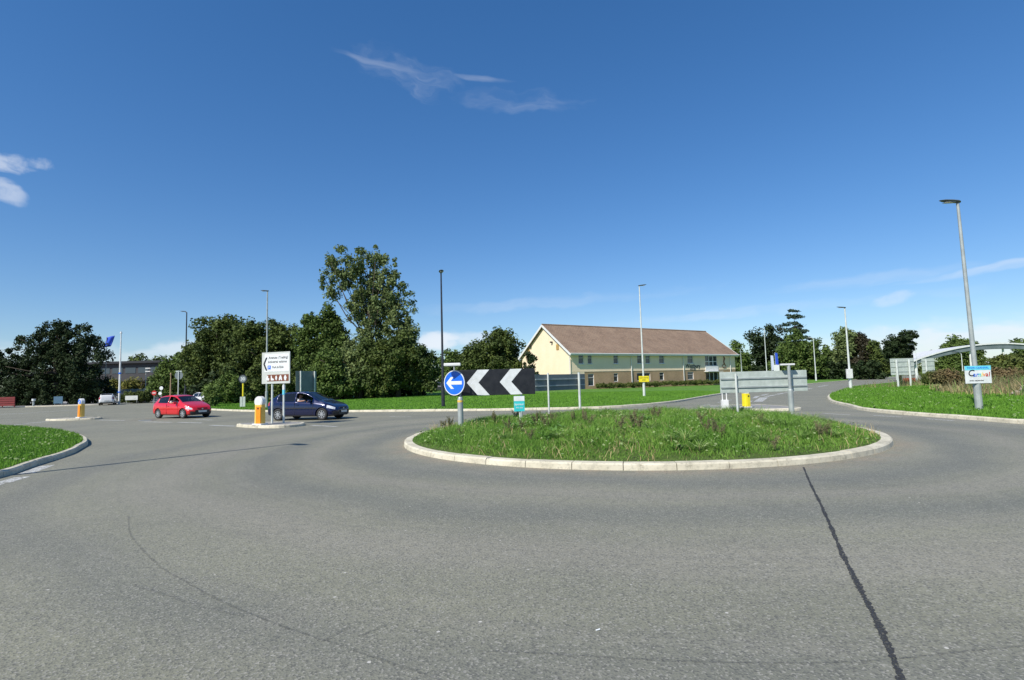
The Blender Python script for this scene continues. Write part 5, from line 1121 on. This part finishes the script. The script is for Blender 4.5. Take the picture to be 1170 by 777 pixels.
# ------------------------------------------------------------------ cars
def interp(tab, x):
    xs_, ys_ = zip(*tab); return float(np.interp(x, xs_, ys_))
def smooth_interp(tab, x):
    return (interp(tab, x-.04)+2*interp(tab, x)+interp(tab, x+.04))/4
def car(name, label, loc, rz, paint, L_=4.0, H_=1.47, W_=1.7, doors=5, glass=True, group=None, wbf=.318, suv=False, driver=False):
    sx = L_/4.; sz = H_/1.47; hw = W_/2
    top = [(-2.02, .55), (-2.0, .84), (-1.97, .93), (-1.86, 1.03), (-1.70, 1.17), (-1.52, 1.30), (-1.34, 1.375), (-.9, 1.445), (-.35, 1.47), (.02, 1.455), (.3, 1.38), (1.05, 1.0), (1.2, .95), (1.45, .875), (1.68, .79), (1.85, .71), (1.96, .61), (2.02, .48)]
    if suv: top = [(-2.02, .55), (-2.0, .9), (-1.97, 1.05), (-1.86, 1.3), (-1.75, 1.42), (-1.6, 1.45), (-1.0, 1.47), (-.2, 1.46), (.2, 1.38), (.8, 1.08), (1., 1.04), (1.5, .98), (1.85, .88), (1.97, .7), (2.02, .55)]
    belt = [(-2.02, .6), (-1.98, .86), (-1.9, .93), (-1.3, .94), (0, .90), (.9, .86), (1.3, .80), (1.7, .72), (1.95, .62), (2.02, .5)]
    wid = [(-2.02, .52), (-1.99, .70), (-1.9, .78), (-1.6, .825), (-1.0, .845), (.8, .845), (1.3, .83), (1.6, .80), (1.8, .74), (1.93, .64), (2.0, .52), (2.02, .46)]
    rw = [(-2.02, .5), (-1.9, .60), (-1.5, .60), (-.3, .60), (.25, .57), (.9, .66), (1.2, .72), (1.7, .68), (1.95, .55), (2.02, .45)]
    bot = [(-2.02, .36), (-1.9, .26), (-1.2, .2), (1.3, .18), (1.85, .2), (2.02, .28)]
    st = [-2.02, -2.0, -1.97, -1.92, -1.86, -1.80, -1.74, -1.66, -1.58, -1.5, -1.42, -1.34, -1.26, -1.1, -.9, -.7, -.5, -.32, -.26, -.1, .1, .2, .3, .42, .56, .7, .82, .92, 1.0, 1.1, 1.2, 1.3, 1.42, 1.54, 1.66, 1.76, 1.85, 1.92, 1.97, 2.0, 2.02]
    rings = []
    for x in st:
        zt, zb1, w_, r_, zo = smooth_interp(top, x), smooth_interp(belt, x), smooth_interp(wid, x)/.845*hw, smooth_interp(rw, x)/.845*hw, interp(bot, x)
        zb1 = min(zb1, zt-.012); mid = zo+(zb1-zo)*.5
        dz1 = zt-zb1; cab = [(w_-.035, zb1), (w_-.035+(r_-w_+.035)*.1, zb1+dz1*.1), (w_-.035+(r_-w_+.035)*.48, zb1+dz1*.5), (w_-.035+(r_-w_+.035)*.86, zb1+dz1*.86), (r_-.035, zt-.012*min(1, dz1*4)), (r_*.55, zt+.008), (0, zt+.016)]
        sec = [(0, zo), (w_*.82, zo), (w_-.03, zo+.035), (w_-.005, zo+.13), (w_+.004, mid), (w_, zo+(zb1-zo)*.76), (w_-.014, zb1-.05*min(1, (zb1-zo)*2))]+cab
        rings.append([(x*sx, y, z*sz) for y, z in sec])
    nr = len(rings[0]); V = []; F = []; mi = []
    full = nr*2-2
    for rg in rings:
        V += rg+[(x, -y, z) for x, y, z in rg[-2:0:-1]]
    # material slots: 0 paint 1 windscreen 2 rear 3 side-left-front 4 side-left-rear 5 side-right-front 6 side-right-rear 7 headlights L 8 R 9 tail L 10 tail R 11 lower trim
    for i in range(len(st)-1):
        xm = (st[i]+st[i+1])/2
        for k in range(full):
            k2 = (k+1) % full; F.append((i*full+k, i*full+k2, (i+1)*full+k2, (i+1)*full+k))
            kk = k if k < nr-1 else full-1-k; left = k < nr-1; m_ = 0
            if 8 <= kk <= 9:
                if -.26 < xm < .7: m_ = 3 if left else 5
                elif -1.34 < xm < -.32: m_ = 4 if left else 6
            if kk >= 11 and .35 < xm < 1.02: m_ = 1
            if kk == 10 and .3 < xm < .82: m_ = 1 if False else 0
            if kk >= 11 and -1.86 < xm < -1.5: m_ = 2
            if kk in (5, 6, 7) and 1.5 < xm < 1.9: m_ = 7 if left else 8
            if kk in (5, 6, 7, 8) and -1.98 < xm < -1.78: m_ = 9 if left else 10
            if kk <= 1: m_ = 11
            if kk in (2, 3) and xm > 1.85: m_ = 11
            mi.append(m_)
    F.append(tuple(range(full))[::-1]); mi.append(0); F.append(tuple((len(st)-1)*full+k for k in range(full))); mi.append(11)
    me = bpy.data.meshes.new('tmpcar'); me.from_pydata(V, [], F)
    for _ in range(12): me.materials.append(bpy.data.materials.new('t'))
    me.polygons.foreach_set('material_index', mi); me.update()
    tmp = bpy.data.objects.new('tmpcar', me); COL.objects.link(tmp); cuts = []
    xw = L_*wbf; wr = .305*sz if not suv else .33
    for x_ in (-xw, xw*.995):
        for s_ in (-1, 1):
            cm = MB().tube([(x_, s_*(hw-.27), wr), (x_, s_*(hw+.3), wr)], wr*1.17, 28).build('cut', None); cuts.append(cm)
            md = tmp.modifiers.new('b', 'BOOLEAN'); md.object = cm; md.operation = 'DIFFERENCE'; md.solver = 'EXACT'
    dg = bpy.context.evaluated_depsgraph_get(); ev = bpy.data.meshes.new_from_object(tmp.evaluated_get(dg)); bpy.data.objects.remove(tmp)
    for c_ in cuts: bpy.data.objects.remove(c_)
    C = thing(name, label, 'car', loc, rz, group)
    parts = [('body', (0, 12), paint), ('windscreen', (1,), 'glass'), ('rear_window', (2,), 'glass'), ('side_window', (3,), 'glass'), ('side_window', (4,), 'glass'), ('side_window', (5,), 'glass'), ('side_window', (6,), 'glass'), ('headlight', (7,), 'headlamp'), ('headlight', (8,), 'headlamp'), ('tail_light', (9,), 'taillamp'), ('tail_light', (10,), 'taillamp'), ('lower_trim', (11,), 'darktrim')]
    vco = [v.co.copy() for v in ev.vertices]; body = None
    for pn, idx, mt in parts:
        if driver and idx == (5,): continue      # the driver's window is wound down
        fs = [tuple(p_.vertices) for p_ in ev.polygons if p_.material_index in idx]
        if not fs: continue
        used = sorted({i for f_ in fs for i in f_}); mp = {o_: n_ for n_, o_ in enumerate(used)}
        m2 = bpy.data.meshes.new(pn); m2.from_pydata([vco[i] for i in used], [], [tuple(mp[i] for i in f_) for f_ in fs]); m2.update()
        bm = bmesh.new(); bm.from_mesh(m2); bmesh.ops.recalc_face_normals(bm, faces=bm.faces); bm.to_mesh(m2); bm.free()
        o = link(pn, m2, mt, C, smooth=True)
        try: m2.set_sharp_from_angle(angle=R(38))
        except Exception: pass
        if pn == 'body': sd = o.modifiers.new('s', 'SOLIDIFY'); sd.thickness = .025; sd.offset = -1; body = o
    for x_ in (-xw, xw):
        for s_ in (-1, 1):
            wh = bpy.data.objects.new('wheel', None); COL.objects.link(wh); wh.parent = C; wh.location = (x_, s_*(hw-.11), wr); wh.empty_display_size = .1
            prof = [(wr*.64, -.09), (wr*.9, -.1), (wr*.985, -.075), (wr, -.03), (wr, .03), (wr*.985, .075), (wr*.9, .1), (wr*.64, .09)]
            vs = []; n = 28
            for k in range(n):
                a = 2*math.pi*k/n
                for rr, yy in prof: vs.append((rr*math.cos(a), yy, rr*math.sin(a)))
            MB().add(vs, [(i*8+j, ((i+1) % n)*8+j, ((i+1) % n)*8+(j+1) % 8, i*8+(j+1) % 8) for i in range(n) for j in range(8)]).build('tyre', 'rubber', wh, smooth=True)
            rm = MB(); rm.tube([(0, s_*.075, 0), (0, s_*.095, 0)], wr*.17, 14)
            for k in range(8):
                a = 2*math.pi*k/8; ca, sa = math.cos(a), math.sin(a); rm.box((ca*wr*.4, s_*.075, sa*wr*.4), (wr*.48, .03, wr*.13), rot=Matrix.Rotation(-a, 3, 'Y'))
            vs = []
            for k in range(n):
                a = 2*math.pi*k/n
                for rr, yy in ((wr*.6, s_*.06), (wr*.67, s_*.06), (wr*.67, s_*.09), (wr*.6, s_*.09)): vs.append((rr*math.cos(a), yy, rr*math.sin(a)))
            rm.add(vs, [(i*4+j, ((i+1) % n)*4+j, ((i+1) % n)*4+(j+1) % 4, i*4+(j+1) % 4) for i in range(n) for j in range(4)])
            rm.build('rim', 'alloy', wh); MB().tube([(0, s_*.02, 0), (0, s_*.04, 0)], wr*.64, 20).build('brake_disc', 'darktrim', wh)
    # face details
    F2 = 2.02*sx
    MB().box((F2+.004, 0, .33*sz), (.02, hw*1.05, .14*sz)).build('grille', 'darktrim', C); MB().box((F2+.022, 0, .42*sz), (.015, .52, .11)).build('number_plate', 'plate', C)
    MB().box((F2-.03, 0, .62*sz), (.03, hw*.8, .05)).build('grille', 'darktrim', C)
    MB().tube([(F2-.02, 0, .575*sz), (F2+.0, 0, .575*sz)], .045, 12).build('badge', 'alloy', C)
    MB().box((-F2-.008, 0, .62*sz), (.02, .52, .11)).build('number_plate', 'plate', C)
    for s_ in (-1, 1):
        mr = MB().box((.62*sx, s_*(hw+.06), .98*sz), (.11, .2, .13)); mr.build('door_mirror', paint, C, bevel=.03)
        MB().box((-.02, s_*(hw+.006), .62*sz), (2.05*sx*.98, .02, .045)).build('side_moulding', paint if paint == 'carred' else 'darktrim', C)
        for xd in ([-.28, .78] if doors == 5 else [-.34, .8])+([-1.12] if doors == 5 else []): MB().box((xd*sx, s_*(hw+.001), .6*sz), (.012, .012, .62*sz)).build('door_gap', 'darktrim', C)
        for xd in (([-.12, -1.0]) if doors == 5 else [-.16]): MB().box((xd*sx, s_*(hw+.012), .79*sz), (.17, .025, .03)).build('door_handle', paint, C)
    it = MB().box((0, 0, .42), (3.0*sx, hw*1.5, .06)).box((.95*sx, 0, .78*sz), (.3, hw*1.55, .22)).box((-1.2*sx, 0, .62), (.45, hw*1.4, .35))
    for s_ in (-1, 1): it.box((-.12, s_*.36, .55), (.5, .46, .2)).box((-.42, s_*.36, .88), (.14, .46, .6), rot=Matrix.Rotation(-.2, 3, 'Y')).box((-.48, s_*.36, 1.22), (.09, .24, .16))
    it.box((-1.45*sx, 0, .85), (.14, hw*1.35, .45)); it.build('interior', 'darktrim', C, bevel=.02)
    return C

def skin_mesh(name, verts, edges, radii, mat, parent=None, sub=2):
    me = bpy.data.meshes.new(name); me.from_pydata(verts, edges, []); o = bpy.data.objects.new(name, me); COL.objects.link(o)
    sk = o.modifiers.new('skin', 'SKIN'); sk.use_smooth_shade = True
    for i, r_ in enumerate(radii): me.skin_vertices[0].data[i].radius = (r_, r_)
    me.skin_vertices[0].data[0].use_root = True
    ss = o.modifiers.new('sub', 'SUBSURF'); ss.levels = sub; ss.render_levels = sub
    dg = bpy.context.evaluated_depsgraph_get(); m2 = bpy.data.meshes.new_from_object(o.evaluated_get(dg)); bpy.data.objects.remove(o)
    m2.name = name; m2.materials.clear(); return link(name, m2, mat, parent, smooth=True)
def person(label, loc, rz, pose, shirt, trousers, seated=False):
    "one continuous body (pelvis root) with five-fingered hands, face and hair; clothes are close shells over it"
    P = pose; names = list(P); vi = {n_: i for i, n_ in enumerate(names)}
    E_ = [('pelvis', 'waist'), ('waist', 'chest'), ('chest', 'neck'), ('neck', 'head0'), ('head0', 'head1'), ('head1', 'head2')]
    for s_ in 'lr': E_ += [('chest', 'sh'+s_), ('sh'+s_, 'el'+s_), ('el'+s_, 'wr'+s_), ('wr'+s_, 'pa'+s_), ('pelvis', 'hp'+s_), ('hp'+s_, 'kn'+s_), ('kn'+s_, 'an'+s_), ('an'+s_, 'to'+s_)]
    rad = dict(pelvis=.14, waist=.12, chest=.14, neck=.055, head0=.07, head1=.092, head2=.07, sh=.065, el=.043, wr=.027, pa=.034, hp=.095, kn=.058, an=.038, to=.036)
    V_ = [P[n_] for n_ in names]; R2 = [rad.get(n_, rad.get(n_[:2])) for n_ in names]; E2 = [(vi[a], vi[c]) for a, c in E_]
    for s_ in 'lr':
        w0 = Vector(P['wr'+s_]); p0 = Vector(P['pa'+s_]); d = (p0-w0).normalized(); sd = d.cross(Vector((0, 0, 1))); sd = sd.normalized() if sd.length > .1 else Vector((0, 1, 0)); dn = sd.cross(d)
        for k, (off, ln) in enumerate(((-.028, .06), (-.01, .075), (.01, .07), (.028, .055))):
            a = p0+sd*off*.8; m1 = p0+d*ln*.6+sd*off*1.1; m2 = m1+(d*.5+dn*.5).normalized()*ln*.5; i0 = len(V_); V_ += [tuple(m1), tuple(m2)]; R2 += [.0095, .008]; E2 += [(vi['pa'+s_], i0), (i0, i0+1)]
        th = w0.lerp(p0, .4)+sd*(-.045); i0 = len(V_); V_ += [tuple(th), tuple(th+d*.04-sd*.008)]; R2 += [.012, .009]; E2 += [(vi['wr'+s_], i0), (i0, i0+1)]
    o = thing('person', label, 'person', loc, rz)
    b_ = skin_mesh('body', V_, E2, R2, 'skin', o)
    sv = ['waist', 'chest', 'shl', 'ell', 'shr', 'elr', 'pelvis']; six = {n_: i for i, n_ in enumerate(sv)}
    skin_mesh('shirt', [P[n_] for n_ in sv], [(six['pelvis'], 0), (0, 1), (1, six['shl']), (1, six['shr']), (six['shl'], six['ell']), (six['shr'], six['elr'])], [rad['waist']+.018, rad['chest']+.018, .08, .058, .08, .058, .155], shirt, b_)
    tv = ['pelvis', 'hpl', 'knl', 'anl', 'hpr', 'knr', 'anr']; tx = {n_: i for i, n_ in enumerate(tv)}
    skin_mesh('trousers', [P[n_] for n_ in tv], [(0, 1), (1, 2), (2, 3), (0, 4), (4, 5), (5, 6)], [.15, .108, .075, .058, .108, .075, .058], trousers, b_)
    h1 = Vector(P['head1']); hd = MB(); bm = bmesh.new(); bmesh.ops.create_uvsphere(bm, u_segments=16, v_segments=10, radius=.105); bmesh.ops.delete(bm, geom=[v for v in bm.verts if v.co.z < -.01 and v.co.x > -.02 or v.co.x > .085], context='VERTS')
    me = bpy.data.meshes.new('hair'); bm.to_mesh(me); bm.free(); hh = link('hair', me, 'hair', b_, smooth=True); hh.location = h1+Vector((-.012, 0, .035)); hh.modifiers.new('s', 'SOLIDIFY').thickness = .01
    f = MB(); f.tube([h1+Vector((.085, 0, .01)), h1+Vector((.118, 0, -.02))], [.01, .017], 8)
    for s_ in (-1, 1): f.tube([h1+Vector((-.01, s_*.088, -.02)), h1+Vector((-.01, s_*.102, .0)), h1+Vector((-.012, s_*.095, .025))], [.01, .014, .008], 6)
    f.build('nose_and_ears', 'skin', b_, smooth=True)
    e2 = MB()
    for s_ in (-1, 1): e2.tube([h1+Vector((.083, s_*.032, .015)), h1+Vector((.092, s_*.032, .015))], .009, 8)
    e2.build('eyes', 'signblack', b_); m3 = MB(); m3.box(h1+Vector((.083, 0, -.055)), (.012, .045, .008)); m3.build('mouth', 'red', b_)
    return o
def seated_pose(arm_out=True):
    # x forward, y left; pelvis on seat; driver's right arm rests on the sill
    P = dict(pelvis=(-.22, -.36, .62), waist=(-.27, -.36, .78), chest=(-.31, -.36, .98), neck=(-.3, -.36, 1.12), head0=(-.28, -.36, 1.17), head1=(-.26, -.36, 1.25), head2=(-.27, -.36, 1.31))
    P.update(shl=(-.3, -.19, 1.05), ell=(-.08, -.14, .9), wrl=(.17, -.25, .98), pal=(.24, -.27, 1.), hpl=(-.2, -.26, .62), knl=(.22, -.24, .68), anl=(.45, -.24, .5), tol=(.55, -.24, .5))
    P.update(shr=(-.3, -.53, 1.05), elr=(-.12, -.72, .97), wrr=(.12, -.74, .99), par=(.19, -.72, 1.), hpr=(-.2, -.46, .62), knr=(.22, -.46, .68), anr=(.45, -.46, .5), tor=(.55, -.46, .5))
    return P
def z1(s_, P): return {k: (v[0], v[1], v[2]*s_) for k, v in P.items()}
hB = R(-14); pB = ground(341.5, 482); carB = Vector((-9.9, 27.75, 0))
# near-side wheels seen at px 317 and 367: solve the centre from their midpoint
def place(rz, px0, px1, L_, W_, wbf, Y0_):
    best = None
    for Yc_ in np.arange(20, 60, .1):
        for px in ((px0+px1)/2,):
            u = Vector((math.cos(rz), math.sin(rz))); nrm = Vector((math.sin(rz), -math.cos(rz)))  # towards camera side
            mid = at(px, 480, Yc_); c = Vector((mid.x, mid.y))-nrm*W_/2; e = 0
            a = c+nrm*W_/2-u*L_*wbf; c2 = c+nrm*W_/2+u*L_*wbf
            def prx(q): d = np.array([q.x, q.y, -EYE+.3]); return 585+FPX*(d@CR)/(d@CF)
            e = abs((prx(c2)-prx(a))-(px1-px0))
            if best is None or e < best[0]: best = (e, c)
    return best[1]
cB = place(hB, 317, 366.5, 4.03, 1.72, .315, 28); 
CB = car('hatchback_car', 'dark blue hatchback passing behind the direction sign, heading right', (cB.x, cB.y, 0), hB, 'carblue', 4.03, 1.47, 1.72, driver=True)
hR = R(-26); cR_ = place(hR, 179.5, 207.5, 3.83, 1.65, .318, 34)
CR2 = car('hatchback_car', 'bright red three door hatchback on the left of the road, heading right', (cR_.x, cR_.y, 0), hR, 'carred', 3.83, 1.43, 1.65, doors=3, driver=True)
person('person in a pale shirt driving the dark blue hatchback, arm at the open window', (cB.x, cB.y, 0), hB, seated_pose(), 'shirt', 'darktrim')
person('person in a pale shirt driving the bright red hatchback, arm at the open window', (cR_.x, cR_.y, 0), hR, z1(.975, seated_pose()), 'shirt', 'darktrim')
p = at(127, 464.5, 76); car('parked_car', 'white car seen from behind at the far left beside the tall white pole', (p.x-1.6, 77.5, .0), R(122), 'carwhite', 4.3, 1.62, 1.82, suv=True)
p = at(233, 460, 62); car('parked_car', 'white car half hidden behind the bonnet of the red hatchback', (p.x-.3, 63, .0), R(-35), 'carwhite', 4.2, 1.5, 1.75)
p = at(489, 447, 84); car('parked_car', 'white roofed car in the shade left of the black lamp post', (p.x+.6, 86, zl(p)-.02), R(10), 'carwhite', 4.3, 1.5, 1.75)
p = at(503, 447, 80); car('parked_car', 'dark parked car just left of the black lamp post', (p.x-.3, 80.5, zl(p)-.02), R(-8), 'cardark', 4.3, 1.45, 1.75)
# walker by the far road
p = at(982.5, 433, 118); q = ground(982.5, 433.6)
st_ = dict(pelvis=(0, 0, .95), waist=(0, 0, 1.1), chest=(.01, 0, 1.32), neck=(.01, 0, 1.48), head0=(.02, 0, 1.54), head1=(.03, 0, 1.62), head2=(.02, 0, 1.69), shl=(0, .19, 1.42), ell=(-.08, .24, 1.14), wrl=(.02, .25, .9), pal=(.05, .25, .82), shr=(0, -.19, 1.42), elr=(.08, -.24, 1.14), wrr=(.22, -.24, .95), par=(.28, -.24, .89),
           hpl=(0, .1, .9), knl=(.16, .1, .5), anl=(.1, .1, .1), tol=(.24, .1, .05), hpr=(0, -.1, .9), knr=(0, -.1, .5), anr=(-.22, -.1, .12), tor=(-.12, -.1, .05))
person('distant person in pale clothes walking beside the far road, right of the boxed lamp', (q.x, q.y, zl(q) if False else .02), R(-120), st_, 'shirt', 'trousers')

scene.render.engine = 'CYCLES'
